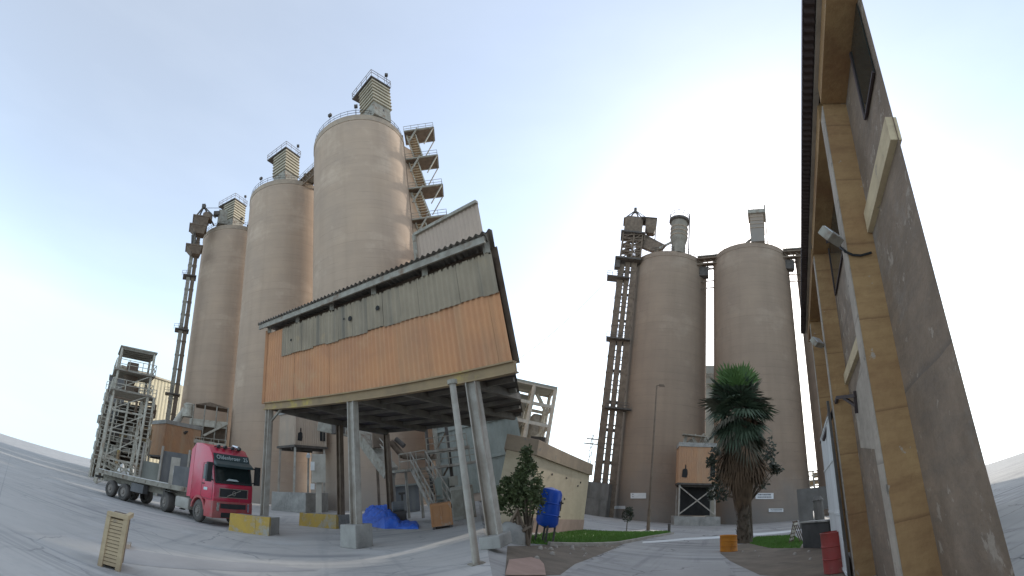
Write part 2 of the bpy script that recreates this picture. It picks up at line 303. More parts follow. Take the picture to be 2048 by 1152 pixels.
def wear_mat(m, line_col, pitch=1.35, chip=None, chip_lo=0.62):
    nt = m.node_tree; N = nt.nodes; L = nt.links; b = N['Principled BSDF']
    src = b.inputs['Base Color'].links[0].from_socket; tc = N.new('ShaderNodeTexCoord')
    nz = N.new('ShaderNodeTexNoise'); nz.inputs['Scale'].default_value = 1.1; nz.inputs['Detail'].default_value = 6; L.new(tc.outputs['Object'], nz.inputs['Vector'])
    sz = N.new('ShaderNodeSeparateXYZ'); L.new(tc.outputs['Object'], sz.inputs[0])
    ma = N.new('ShaderNodeMath'); ma.operation = 'MULTIPLY_ADD'; ma.inputs[1].default_value = 0.10; L.new(nz.outputs['Fac'], ma.inputs[0]); L.new(sz.outputs[2], ma.inputs[2])
    di = N.new('ShaderNodeMath'); di.operation = 'MULTIPLY'; di.inputs[1].default_value = 1 / pitch; L.new(ma.outputs[0], di.inputs[0])
    fr = N.new('ShaderNodeMath'); fr.operation = 'FRACT'; L.new(di.outputs[0], fr.inputs[0])
    mr = N.new('ShaderNodeMapRange'); mr.inputs[1].default_value = 0.0; mr.inputs[2].default_value = 0.035; mr.inputs[3].default_value = 0.75; mr.inputs[4].default_value = 0.0; L.new(fr.outputs[0], mr.inputs[0])
    x = N.new('ShaderNodeMix'); x.data_type = 'RGBA'; x.inputs[7].default_value = (*line_col, 1); L.new(mr.outputs[0], x.inputs[0]); L.new(src, x.inputs[6]); src = x.outputs[2]
    mp = N.new('ShaderNodeMapping'); mp.inputs['Scale'].default_value = (1.2, 1.2, 5.0); L.new(tc.outputs['Object'], mp.inputs[0])
    n2 = N.new('ShaderNodeTexNoise'); n2.inputs['Scale'].default_value = 1.0; n2.inputs['Detail'].default_value = 8; n2.inputs['Roughness'].default_value = .7; L.new(mp.outputs[0], n2.inputs['Vector'])
    m2 = N.new('ShaderNodeMapRange'); m2.inputs[1].default_value = 0.45; m2.inputs[2].default_value = 0.75; m2.inputs[4].default_value = 0.6; L.new(n2.outputs['Fac'], m2.inputs[0])
    x2 = N.new('ShaderNodeMix'); x2.data_type = 'RGBA'; x2.inputs[7].default_value = (*line_col, 1); L.new(m2.outputs[0], x2.inputs[0]); L.new(src, x2.inputs[6]); src = x2.outputs[2]
    if chip:
        n3 = N.new('ShaderNodeTexNoise'); n3.inputs['Scale'].default_value = 2.4; n3.inputs['Detail'].default_value = 10; n3.inputs['Roughness'].default_value = .65; L.new(tc.outputs['Object'], n3.inputs['Vector'])
        m3 = N.new('ShaderNodeMapRange'); m3.inputs[1].default_value = chip_lo; m3.inputs[2].default_value = chip_lo + .02; m3.inputs[4].default_value = .8; L.new(n3.outputs['Fac'], m3.inputs[0])
        x3 = N.new('ShaderNodeMix'); x3.data_type = 'RGBA'; x3.inputs[7].default_value = (*chip, 1); L.new(m3.outputs[0], x3.inputs[0]); L.new(src, x3.inputs[6]); src = x3.outputs[2]
    L.new(src, b.inputs['Base Color'])


wear_mat(MT['ochre'], (0.17, 0.085, 0.04), 1.45, (0.34, 0.29, 0.23), .66)
wear_mat(MT['hallwall'], (0.125, 0.10, 0.08), 3.1, (0.33, 0.27, 0.21), .60)
wear_mat(MT['stripe'], (0.2, 0.165, 0.13), 2.2, (0.15, 0.125, 0.10), .63)
wear_mat(MT['lintel'], (0.3, 0.22, 0.14), 9.0, (0.3, 0.25, 0.19), .62)
wear_mat(MT['plaster'], (0.44, 0.33, 0.22), 7.0, (0.33, 0.28, 0.23), .66)
wear_mat(MT['parapet'], (0.24, 0.175, 0.12), 7.0, (0.2, 0.17, 0.14), .62)


MT['red'].node_tree.nodes['Principled BSDF'].inputs['Coat Weight'].default_value = 0.5
MT['red'].node_tree.nodes['Principled BSDF'].inputs['Coat Roughness'].default_value = 0.15


# ------------------------------------------------------------------ mesh helpers
class MB:
    def __init__(s):
        s.v = []; s.f = []

    def add(s, vs, fs):
        o = len(s.v); s.v += [Vector(p) for p in vs]; s.f += [tuple(i + o for i in f) for f in fs]
        return s

    def hexa(s, b4, t4):
        return s.add(list(b4) + list(t4), [(3, 2, 1, 0), (4, 5, 6, 7), (0, 1, 5, 4), (1, 2, 6, 5), (2, 3, 7, 6), (3, 0, 4, 7)])

    def box(s, c, d, rz=0.0, R=None):
        c = Vector(c); hx, hy, hz = d[0] / 2, d[1] / 2, d[2] / 2
        R = R or Matrix.Rotation(rz, 3, 'Z')
        q = [(-hx, -hy), (hx, -hy), (hx, hy), (-hx, hy)]
        return s.hexa([c + R @ Vector((x, y, -hz)) for x, y in q], [c + R @ Vector((x, y, hz)) for x, y in q])

    def bar(s, p, q, w, h=None, up=(0, 0, 1)):
        p, q = Vector(p), Vector(q); h = h or w
        d = (q - p)
        if d.length < 1e-6: return s
        d.normalize(); u = Vector(up)
        if abs(d.dot(u)) > 0.98: u = Vector((0, 1, 0))
        a = d.cross(u).normalized(); b = a.cross(d).normalized()
        o = [a * (-w / 2) + b * (-h / 2), a * (w / 2) + b * (-h / 2), a * (w / 2) + b * (h / 2), a * (-w / 2) + b * (h / 2)]
        return s.hexa([p + x for x in o], [q + x for x in o])

    def cyl(s, p, q, r0, r1=None, n=12, cap=True):
        p, q = Vector(p), Vector(q); r1 = r0 if r1 is None else r1
        d = (q - p).normalized(); u = Vector((0, 0, 1)) if abs(d.z) < 0.95 else Vector((1, 0, 0))
        a = d.cross(u).normalized(); b = d.cross(a).normalized()
        vs = []
        for i in range(n):
            t = 2 * math.pi * i / n; e = a * math.cos(t) + b * math.sin(t)
            vs += [p + e * r0, q + e * r1]
        fs = [(2 * i, 2 * ((i + 1) % n), 2 * ((i + 1) % n) + 1, 2 * i + 1) for i in range(n)]
        if cap:
            fs += [tuple(range(0, 2 * n, 2))[::-1], tuple(range(1, 2 * n, 2))]
        return s.add(vs, fs)

    def tube(s, pts, r, n=8):
        for a, b in zip(pts[:-1], pts[1:]): s.cyl(a, b, r, r, n)
        return s

    def lathe(s, c, prof, n=48, axis='Z', close=True):
        c = Vector(c); vs = []
        for i in range(n):
            t = 2 * math.pi * i / n
            for r, z in prof:
                if axis == 'Z': vs.append(c + Vector((r * math.cos(t), r * math.sin(t), z)))
                else: vs.append(c + Vector((r * math.cos(t), z, r * math.sin(t))))
        k = len(prof); fs = []
        for i in range(n):
            j = (i + 1) % n
            for q in range(k - 1):
                fs.append((i * k + q, j * k + q, j * k + q + 1, i * k + q + 1))
        return s.add(vs, fs)

    def prism(s, poly, d0, d1, fn):
        "poly of 2-D points; fn(u, v, t) -> point, t = d0 and d1 are the two ends"
        n = len(poly)
        vs = [fn(u, v, d0) for u, v in poly] + [fn(u, v, d1) for u, v in poly]
        fs = [(i, (i + 1) % n, (i + 1) % n + n, i + n) for i in range(n)] + [tuple(range(n))[::-1], tuple(range(n, 2 * n))]
        return s.add(vs, fs)

    def grid(s, fn, nu, nv):
        vs = [fn(i / nu, j / nv) for i in range(nu + 1) for j in range(nv + 1)]
        fs = [(i * (nv + 1) + j, (i + 1) * (nv + 1) + j, (i + 1) * (nv + 1) + j + 1, i * (nv + 1) + j + 1) for i in range(nu) for j in range(nv)]
        return s.add(vs, fs)

    def rail(s, pts, h=1.1, gap=1.6, w=0.05):
        for a, b in zip(pts[:-1], pts[1:]):
            a, b = Vector(a), Vector(b); L = (b - a).length; n = max(1, round(L / gap))
            for k in (0.55, 1.0):
                s.bar(a + Vector((0, 0, h * k)), b + Vector((0, 0, h * k)), w)
            for i in range(n + 1):
                q = a.lerp(b, i / n); s.bar(q, q + Vector((0, 0, h)), w)
        return s

    def build(s, name, m, parent=None, yard=None, smooth=False, loc=None, bevel=0.0):
        o_loc = Vector((0, 0, 0)); Rinv = Matrix.Identity(3)
        root = parent
        while root is not None and root.parent is not None: root = root.parent
        if root is not None:
            o_loc, rz = ORG[root.name]; Rinv = Matrix.Rotation(-rz, 3, 'Z')
        elif loc is not None: o_loc = Vector(loc)
        me = bpy.data.meshes.new(name)
        me.from_pydata([Rinv @ (v - o_loc) for v in s.v], [], s.f)
        me.validate(); me.update()
        bm = bmesh.new(); bm.from_mesh(me)
        bmesh.ops.remove_doubles(bm, verts=bm.verts, dist=1e-5)
        bmesh.ops.recalc_face_normals(bm, faces=bm.faces)
        if bevel:
            ed = [e for e in bm.edges if len(e.link_faces) == 2 and e.calc_face_angle(0) > 0.6]
            bmesh.ops.bevel(bm, geom=ed, offset=bevel, segments=2, affect='EDGES', profile=0.6)
        bm.to_mesh(me); bm.free()
        if smooth:
            me.polygons.foreach_set('use_smooth', [True] * len(me.polygons))
            try: me.set_sharp_from_angle(angle=rad(40))
            except Exception: pass
        me.materials.append(MT[m] if isinstance(m, str) else m)
        o = bpy.data.objects.new(name, me); COL.objects.link(o)
        if parent is not None:
            o.parent = parent
        elif yard is not None:
            o.matrix_world = yard.M @ Matrix.Translation(o_loc)
        return o


ORG = {}


def thing(Y, name, label, cat, loc=(0, 0, 0), rz=0.0, group=None):
    o = bpy.data.objects.new(name, None); COL.objects.link(o)
    o.empty_display_size = 0.3
    o.matrix_world = Y.M @ Matrix.Translation(Vector(loc)) @ Matrix.Rotation(rz, 4, 'Z')
    o['label'] = label; o['category'] = cat
    if group: o['group'] = group
    ORG[o.name] = (Vector(loc), rz)
    return o


def tag(o, label=None, cat=None, group=None, kind=None):
    if label: o['label'] = label
    if cat: o['category'] = cat
    if group: o['group'] = group
    if kind: o['kind'] = kind
    return o


def copy_tree(o, parent=None):
    c = o.copy(); COL.objects.link(c)
    if parent is not None: c.parent = parent
    for ch in list(o.children): copy_tree(ch, c)
    return c


def put(o, Y, loc, rz=0.0, label=None):
    o.matrix_world = Y.M @ Matrix.Translation(Vector(loc)) @ Matrix.Rotation(rz, 4, 'Z')
    ORG[o.name] = (Vector(loc), rz)
    if label: o['label'] = label
    return o


def lbox(loc, rz):
    "frame at loc turned by rz: returns fn(x, y, z) -> yard point"
    R = Matrix.Rotation(rz, 3, 'Z'); loc = Vector(loc)
    return lambda x, y, z: loc + R @ Vector((x, y, z))


def facing(p):
    "turn that makes local -Y look back at the camera from p"
    return -math.atan2(p[0], p[1])


def leaf_cloud(mb, centres, n, size, rnd, squash=0.8):
    for _ in range(n):
        c, r = rnd.choice(centres)
        while True:
            q = Vector((rnd.uniform(-1, 1), rnd.uniform(-1, 1), rnd.uniform(-1, 1)))
            if q.length < 1: break
        q = q.normalized() * (q.length ** 0.45)
        p = Vector(c) + Vector((q.x * r, q.y * r, q.z * r * squash))
        d = Vector((rnd.gauss(0, 1), rnd.gauss(0, 1), rnd.gauss(0, 0.6))).normalized()
        w = d.orthogonal().normalized(); s_ = size * rnd.uniform(0.6, 1.4)
        mb.add([p, p + d * s_ * 0.5 + w * s_ * 0.3, p + d * s_, p + d * s_ * 0.5 - w * s_ * 0.3], [(0, 1, 2, 3)])


# ------------------------------------------------------------------ light
SUN_CAM = Vector((math.sin((1540 - CX) / F), (CY - 508) / F, math.cos((1540 - CX) / F))).normalized()   # just behind the top of the palm-side silo
SUN = (B @ SUN_CAM).normalized()
elev = math.asin(SUN.z); azim = math.atan2(SUN.x, SUN.y)      # azimuth from +Y towards +X
w = bpy.data.worlds.new('World'); scn.world = w; w.use_nodes = True
nt = w.node_tree; N = nt.nodes; L = nt.links
bg = N['Background']
sky = N.new('ShaderNodeTexSky'); sky.sky_type = 'NISHITA'; sky.sun_disc = False
sky.sun_elevation = elev; sky.sun_rotation = azim
sky.air_density = 1.0; sky.dust_density = 0.7; sky.ozone_density = 1.2; sky.altitude = 200
tc = N.new('ShaderNodeTexCoord'); sp = N.new('ShaderNodeSeparateXYZ'); cb = N.new('ShaderNodeCombineXYZ')
mx = N.new('ShaderNodeMath'); mx.operation = 'MAXIMUM'; mx.inputs[1].default_value = 0.16
L.new(tc.outputs['Generated'], sp.inputs[0])
L.new(sp.outputs[0], cb.inputs[0]); L.new(sp.outputs[1], cb.inputs[1]); L.new(sp.outputs[2], mx.inputs[0]); L.new(mx.outputs[0], cb.inputs[2])
L.new(cb.outputs[0], sky.inputs['Vector'])
hz_ = N.new('ShaderNodeMix'); hz_.data_type = 'RGBA'; hz_.blend_type = 'ADD'; hz_.inputs[0].default_value = 1.0
hz_.inputs[7].default_value = (1.62, 1.68, 1.60, 1)        # thin bright veil of haze over the whole sky
cl = N.new('ShaderNodeTexNoise'); cl.inputs['Scale'].default_value = 2.6; cl.inputs['Detail'].default_value = 9; cl.inputs['Roughness'].default_value = 0.55
cm = N.new('ShaderNodeMapping'); cm.inputs['Scale'].default_value = (1.0, 1.0, 3.2); L.new(tc.outputs['Generated'], cm.inputs[0]); L.new(cm.outputs[0], cl.inputs['Vector'])
cr_n = N.new('ShaderNodeMapRange'); cr_n.inputs[1].default_value = 0.42; cr_n.inputs[2].default_value = 0.72; cr_n.inputs[3].default_value = 1.0; cr_n.inputs[4].default_value = 1.10
L.new(cl.outputs['Fac'], cr_n.inputs[0])
vm = N.new('ShaderNodeVectorMath'); vm.operation = 'SCALE'; vm.inputs[0].default_value = (1.78, 1.78, 1.66); L.new(cr_n.outputs[0], vm.inputs[3]); L.new(vm.outputs[0], hz_.inputs[7])
L.new(sky.outputs[0], hz_.inputs[6]); L.new(hz_.outputs[2], bg.inputs['Color'])
bg.inputs['Strength'].default_value = 0.12
sd = bpy.data.lights.new('sun', 'SUN'); sd.energy = 2.2; sd.angle = rad(2.0); sd.color = (1.0, 0.95, 0.86)
so = bpy.data.objects.new('sun', sd); COL.objects.link(so)
so.rotation_euler = (-SUN).to_track_quat('-Z', 'Y').to_euler()
scn.view_settings.view_transform = 'Standard'; scn.view_settings.look = 'None'
scn.view_settings.exposure = 0.85; scn.view_settings.gamma = 1.0


# ------------------------------------------------------------------ ground
mL = YR.h * YL.up_cam - YL.h * YR.up_cam          # plane through the camera and the ridge


def clip(poly, Y, sign):
    def val(p):
        return sign * mL.dot(Y.C.transposed() @ (Vector((p[0], p[1], 0)) - Vector((0, 0, Y.h))))
    out = []
    for i in range(len(poly)):
        a, b = poly[i], poly[(i + 1) % len(poly)]
        va, vb = val(a), val(b)
        if va >= 0: out.append(a)
        if va * vb < 0:
            t = va / (va - vb); out.append((a[0] + (b[0] - a[0]) * t, a[1] + (b[1] - a[1]) * t))
    return out


sgL = 1 if mL.dot(Vector((-1, -0.6, 1))) > 0 else -1
BIG = [(-6000, -40), (6000, -40), (6000, 6000), (-6000, 6000)]


def sheet(Y, poly, z, name, m, sign):
    p = clip(poly, Y, sign)
    mb = MB(); mb.add([(x, y, z) for x, y in p], [tuple(range(len(p)))])
    o = mb.build(name, m, yard=Y); o['kind'] = 'structure'; return o


sheet(YL, BIG, 0, 'ground', 'yard', sgL)
sheet(YR, BIG, 0, 'ground', 'lane', -sgL)


# ================================================================== YARD L
def make_silo(Y, c, R, H, label, rings=True, mname='silo', lamps=()):
    t = thing(Y, 'cement_silo', label, 'silo', (c[0], c[1], 0), group='cement silos standing in a row')
    mb = MB(); mb.lathe((c[0], c[1], 0), [(R * 1.0, 0), (R, 0.02), (R, H - 0.9), (R - 0.02, H - 0.88)], 128)
    mb.build('shell', mname, t, smooth=True)
    mb = MB(); mb.lathe((c[0], c[1], 0), [(R - 0.02, H - 0.9), (R + 0.07, H - 0.9), (R + 0.07, H), (R - 0.25, H), (R - 0.25, H - 0.25), (0.01, H + 0.5)], 128)
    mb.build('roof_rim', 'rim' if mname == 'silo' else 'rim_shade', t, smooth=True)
    mb = MB(); pts = [(c[0] + (R - 0.12) * math.cos(a), c[1] + (R - 0.12) * math.sin(a), H) for a in [2 * math.pi * i / 40 for i in range(41)]]
    mb.rail(pts, 1.05, 1.4, 0.045); mb.build('roof_railing', 'dark_steel', t)
    for a in lamps:
        a = rad(a) ; p = Vector((c[0] + (R - 0.1) * math.sin(a), c[1] - (R - 0.1) * math.cos(a), H))
        mb = MB(); mb.bar(p, p + Vector((0, 0, 1.5)), 0.07); mb.box(p + Vector((0, -0.1, 1.65)), (0.5, 0.35, 0.42), rz=a)
        mb.build('roof_lamp', 'dark_steel', t)
    return t


def silo_pos(Y, a_deg, D): return pol(a_deg, D)


S3 = pol(6.6, 50.9); S2 = pol(-5.5, 64.7); S1 = pol(-13.45, 80.0)
HL = 49.4
make_silo(YL, S3, 7.0, HL, 'nearest and tallest looking beige concrete silo, right behind the orange loading canopy', lamps=(-42, -8, 25))
make_silo(YL, S2, 7.0, HL, 'middle beige concrete silo rising behind the red truck cab', lamps=(-40, 30))
make_silo(YL, S1, 7.0, HL, 'most distant beige concrete silo, with a bucket elevator up its outer side', lamps=(20,))


def louvre_tower(Y, p, rz, wd, h, label, cat='roof vent', group=None, shelf=True, low=0.34):
    "louvred filter housing on a plain plinth, roof shelf out to its left"
    t = thing(Y, 'louvred_vent_tower', label, cat, p, rz, group)
    f = lbox(p, rz); R = Matrix.Rotation(rz, 3, 'Z')
    hb = h * low
    mb = MB(); mb.box(f(0, 0, hb / 2), (wd * 0.94, wd * 0.94, hb), R=R); mb.build('plinth_box', 'dust_steel', t)
    mb = MB(); mb.box(f(0, 0, hb + (h - hb) / 2), (wd * 0.9, wd * 0.9, h - hb), R=R); mb.build('inner_box', 'louvre_gap', t)
    mb = MB(); n = 7; sh = (h - hb) / n
    for i in range(n):
        z = hb + i * sh; o, k = wd / 2 + 0.14, wd / 2 - 0.02
        b4 = [f(x, y, z + 0.02) for x, y in ((-o, -o), (o, -o), (o, o), (-o, o))]
        t4 = [f(x, y, z + sh * 0.86) for x, y in ((-k, -k), (k, -k), (k, k), (-k, k))]
        mb.hexa(b4, t4)
    mb.build('louvre_blades', 'louvre', t)
    mb = MB(); mb.box(f(-0.1 if shelf else 0, 0, h + 0.1), (wd + 0.5, wd + 0.5, 0.2), R=R)
    if shelf: mb.box(f(-wd * 0.5 - 0.7, 0, h + 0.1), (1.9, wd + 0.5, 0.24), R=R)
    mb.build('roof_platform', 'dark_steel', t)
    mb = MB(); o = wd / 2 + 0.22; xl = -o - (1.45 if shelf else 0)
    q = [f(xl, -o, h + 0.2), f(o, -o, h + 0.2), f(o, o, h + 0.2), f(xl, o, h + 0.2)]
    mb.rail(q + q[:1], 1.15, 1.3, 0.055); mb.build('railing', 'brown_steel', t)
    mb = MB(); q = f(o, o * 0.6, h + 0.2); mb.bar(q, q + Vector((0, 0, 2.0)), 0.07); mb.box(q + Vector((0, 0, 2.0)), (0.45, 0.4, 0.4)); mb.build('roof_lamp', 'dark_steel', t)
    return t


VG = 'louvred vent towers on the silo roofs'
louvre_tower(YL, Vector((*at(YL, 752, 230, 46.0)[:2], HL + 0.1)), rad(-60), 3.2, 7.0, 'cream louvred vent tower on the roof of the nearest silo', group=VG)
louvre_tower(YL, Vector((*at(YL, 571, 360, 60.2)[:2], HL + 0.1)), rad(-42), 3.2, 7.0, 'cream louvred vent tower on the roof of the middle silo above the truck', group=VG)
louvre_tower(YL, Vector((*at(YL, 466, 450, 75.8)[:2], HL + 0.1)), rad(-34), 3.2, 6.6, 'cream louvred vent tower on the most distant silo beside the elevator head', group=VG)


def walkway(Y, p, q, wd, label, truss=1.5, yo=0.0, roofed=False):
    t = thing(Y, 'roof_walkway', label, 'walkway', (p + q) / 2, group='steel walkways bridging the silo roofs')
    d = (q - p).normalized(); s = Vector((-d.y, d.x, 0)).normalized() * wd / 2
    mb = MB(); mb.bar(p, q, wd, 0.16); mb.build('deck', 'dust_steel', t)
    mb = MB()
    for k in (s, -s):
        mb.bar(p + k + Vector((0, 0, -truss)), q + k + Vector((0, 0, -truss)), 0.22)
        mb.bar(p + k, q + k, 0.24)
        n = 5
        for i in range(n):
            a = p.lerp(q, i / n) + k; b = p.lerp(q, (i + 1) / n) + k
            mb.bar(a, b + Vector((0, 0, -truss)), 0.14); mb.bar(b, b + Vector((0, 0, -truss)), 0.14)
    mb.build('truss', 'brown_steel', t)
    mb = MB(); mb.rail([p + s, q + s], 1.1, 1.4); mb.rail([p - s, q - s], 1.1, 1.4); mb.build('railing', 'dust_steel', t)
    return t


def between(a, b, R):
    d = (b - a).normalized(); return a + d * (R - 0.6), b - d * (R - 0.6)


a_, b_ = between(S2, S3, 7.0)
walkway(YL, Vector((a_.x - 1.0, a_.y, HL + 0.7)), Vector((b_.x - 1.5, b_.y, HL + 0.7)), 2.2, 'steel walkway bridging from the middle silo roof to the nearest silo')
a_, b_ = between(S1, S2, 7.0)
walkway(YL, Vector((a_.x, a_.y, HL + 0.7)), Vector((b_.x - 1.0, b_.y, HL + 0.7)), 2.2, 'steel walkway between the most distant silo roof and the middle silo')

# bucket elevator at the left of the furthest silo
eb = pol(-19.6, 75.0)
t = thing(YL, 'bucket_elevator', 'slim steel bucket elevator climbing the outer side of the most distant beige silo', 'elevator', (eb.x, eb.y, 0))
for da, nm in ((-0.32, 'casing'), (0.36, 'casing')):
    c = pol(-19.6 + da, 75.0)
    mb = MB(); mb.box((c.x, c.y, 23.5), (0.75, 0.9, 47.0), rz=facing(c))
    for k in range(18): mb.box((c.x, c.y, 1 + k * 2.6), (0.87, 1.02, 0.14), rz=facing(c))
    mb.build(nm, 'dust_steel' if da < 0 else 'brown_steel', t)
for yy, px in ((555, 380), (662, 366), (790, 350)):
    c = pol(-19.75, 75.0); z = at(YL, px, yy, 75.0).z
    mb = MB(); mb.box((c.x, c.y, z), (2.6, 2.4, 0.2), rz=facing(c)); mb.rail([(c.x - 1.2, c.y - 1.1, z), (c.x + 0.4, c.y - 1.2, z)], 1.0, 0.8)
    mb.build('service_platform', 'dark_steel', t)
for (px, yy, wd) in ((388, 497, 3.4), (396, 457, 3.6), (402, 440, 3.4)):
    c = at(YL, px, yy, 74.0)
    mb = MB(); f = lbox(c, facing(c)); mb.box(c, (wd, 3.2, 0.28), rz=facing(c))
    mb.hexa([f(-wd * .1, -1.0, -1.6), f(wd * .35, -1.0, -1.6), f(wd * .35, 1.0, -1.6), f(-wd * .1, 1.0, -1.6)], [f(-wd * .45, -1.5, -.14), f(wd * .45, -1.5, -.14), f(wd * .45, 1.5, -.14), f(-wd * .45, 1.5, -.14)])
    mb.build('head_platform', 'brown_steel', t)
c = at(YL, 411, 442, 74.0); f = lbox(c, facing(c))
mb = MB(); mb.box(f(.3, 0, .6), (2.0, 1.8, 1.2), rz=facing(c)); mb.hexa([f(-.7, -.9, 1.2), f(1.3, -.9, 1.2), f(1.3, .9, 1.2), f(-.7, .9, 1.2)], [f(-.3, -.6, 1.9), f(.9, -.6, 1.9), f(.9, .6, 1.9), f(-.3, .6, 1.9)])
mb.build('head_housing', 'brown_steel', t)
mb = MB(); ap = at(YL, 408, 413, 74.0)
for x, y in ((-1.9, -1.5), (1.9, -1.5), (1.9, 1.5), (-1.9, 1.5)): mb.bar(f(x, y, 0.1), ap, 0.24)
mb.box(ap, (0.7, 0.7, 0.9)); mb.build('lifting_frame', 'dark_steel', t)
mb = MB(); g = at(YL, 383, 497, 73.6)
mb.bar(g, at(YL, 390, 457, 73.6), 0.2); mb.bar(at(YL, 392, 490, 73.6), at(YL, 390, 457, 73.6), 0.2); mb.bar(g, at(YL, 384, 470, 73.6), 0.2)
mb.build('bracing', 'dark_steel', t)
c = at(YL, 447, 440, 76.0)
t = thing(YL, 'screening_box', 'plain tan box between the elevator head and the furthest vent tower', 'machine', c)
mb = MB(); mb.box(c, (2.4, 2.4, 3.4), rz=rad(20)); mb.build('housing', 'dust_steel', t)
for x in (-1, 1):
    for y in (-1, 1): mb = MB(); mb.bar(c + Vector((x, y, -1.7)), c + Vector((x * 1.2, y * 1.2, -4.2)), 0.16); mb.build('leg', 'dark_steel', t)
mb = MB(); mb.box(at(YL, 434, 428, 75.0), (1.2, 1.0, 0.9)); mb.bar(at(YL, 412, 416, 74), at(YL, 446, 416, 75.5), 0.08); mb.build('hoist', 'dark_steel', t)

# stair tower at the right of the nearest silo
c0 = pol(17.0, 50.8)
t = thing(YL, 'stair_tower', 'zigzag steel stair tower with bracketed landings on the nearest beige silo', 'stairs', (c0.x, c0.y, 0))
Dst = 49.5
lands = [((808, 268), (866, 250)), ((812, 324), (874, 305)), ((816, 382), (884, 365)), ((824, 440), (894, 430)), ((830, 505), (902, 498))]
lp = []
for (a, b) in lands:
    A = at(YL, a[0], a[1], Dst); Bp = at(YL, b[0], b[1], Dst); z = (A.z + Bp.z) / 2; A.z = z; Bp.z = z; lp.append((A, Bp))
for A, Bp in lp:
    mb = MB(); d = (Bp - A).normalized(); n_ = Vector((-d.y, d.x, 0))
    mb.bar(A + n_ * 1.4, Bp + n_ * 1.4, 2.6, 0.14)
    mb.build('landing', 'brown_steel', t)
    mb = MB(); tip = Bp; mid = A.lerp(Bp, 0.35)
    mb.bar(A, Bp, 0.22); mb.bar(A + n_ * 2.8, Bp + n_ * 2.8, 0.2); mb.bar(Bp, Bp + n_ * 2.8, 0.22)
    for k in (0, 2.8):
        mb.bar(tip + n_ * k, A.lerp(Bp, 0.62) + n_ * k + Vector((0, 0, -3.0)), 0.14)
        mb.bar(A.lerp(Bp, 0.45) + n_ * k + Vector((0, 0, 0.3)), A.lerp(Bp, 0.1) + n_ * k + Vector((0, 0, -2.4)), 0.2)
    mb.build('bracket', 'dust_steel', t)
    mb = MB(); mb.rail([A + n_ * 0.1, Bp + n_ * 0.1, Bp + n_ * 2.7, A + n_ * 2.7], 1.1, 1.2, 0.05); mb.build('railing', 'dust_steel', t)
for i in range(len(lp) - 1):
    A1, B1 = lp[i]; A0, B0 = lp[i + 1]; d = (B1 - A1).normalized(); n_ = Vector((-d.y, d.x, 0))
    p = A0.lerp(B0, 0.42) + Vector((0, 0, 0.1)); q = A1.lerp(B1, 0.22)
    mb = MB(); n = 11
    for k in range(1, n):
        c = p.lerp(q, k / n) + n_ * 0.9; mb.bar(c - d * 0.62, c + d * 0.62, 0.42, 0.16)
    mb.build('flight', 'stairtread', t)
    mb = MB()
    for s_ in (-0.66, 0.66): mb.bar(p + d * s_ + n_ * 0.9, q + d * s_ + n_ * 0.9, 0.16, 0.3)
    mb.build('stringer', 'pale_steel', t)
mb = MB(); A = pol(14.35, 50.0); Bq = pol(16.9, 52.5)
mb.hexa([A, Bq, Bq + Vector((.2, .8, 0)), A + Vector((.2, .8, 0))], [v + Vector((0, 0, HL - 0.6)) for v in (A, Bq, Bq + Vector((.2, .8, 0)), A + Vector((.2, .8, 0)))])
mb.build('wall_rib', 'silo', t)
mb = MB()
for q in (pol(14.4, 49.6), pol(16.0, 50.4)): mb.bar(q, q + Vector((0, 0, HL + 1)), 0.18)
mb.build('riser_pipe', 'brown_steel', t)

# corrugated hall behind the canopy
A = pol(14.7, 41.0); d = Vector((0.62, -0.785, 0)); nrm = Vector((0.785, 0.62, 0))
t = thing(YL, 'corrugated_hall', 'long pinkish corrugated hall between the loading canopy and the nearest beige silo', 'building', (A.x, A.y, 0))
pa = onplane(YL, 832, 470, A, nrm); pb = onplane(YL, 977, 393, A, nrm)
zA = pa.z; sl = (pb.z - pa.z) / ((pb - pa).xy.length)
HLEN = (onplane(YL, 1020, 760, A, nrm) - A).dot(d); E0 = A; E1 = A + d * HLEN
def hz(s_): return zA + sl * s_


def corr(mb, P0, d, L, zlo, zhi, amp, pitch, n, seg=6):
    "corrugated upright sheet from P0 along d; zlo and zhi give its edges at a distance s"
    k = int(L / pitch * seg)
    mb.grid(lambda u, v: P0 + d * (u * L) + n * (amp * math.sin(u * L / pitch * 2 * math.pi)) + Vector((0, 0, zlo(u * L) * (1 - v) + zhi(u * L) * v)), k, 1)


mb = MB(); corr(mb, E0, d, HLEN, lambda s_: 11.0, hz, 0.05, 0.5, -nrm, 4); mb.build('upper_cladding', 'hall', t)
mb = MB(); corr(mb, E0, d, HLEN, lambda s_: 0.6, lambda s_: 10.9, 0.04, 0.6, -nrm, 4)
for z in (3.2, 6.0, 8.4): mb.bar(E0 - nrm * 0.12 + Vector((0, 0, z)), E1 - nrm * 0.12 + Vector((0, 0, z)), 0.12, 0.25)
mb.build('lower_cladding', 'hall_low', t)
mb = MB(); ue = Vector((E1.x, E1.y, 0)).normalized(); q = [E0 + nrm * 0.1, E1 + nrm * 0.1 - d * .2, E1 + ue * 12 - d * .4, E0 + nrm * 11]
mb.hexa(q, [q[0] + Vector((0, 0, hz(0) - .1)), q[1] + Vector((0, 0, hz(HLEN) - .1)), q[2] + Vector((0, 0, hz(HLEN) + 1)), q[3] + Vector((0, 0, hz(0) + 1))]); mb.build('hall_body', 'hall', t)
mb = MB(); mb.bar(E0 - nrm * 0.1 + Vector((0, 0, hz(0))), E1 - nrm * 0.1 + Vector((0, 0, hz(HLEN))), 0.5, 0.35); mb.build('eave_gutter', 'dust_steel', t)
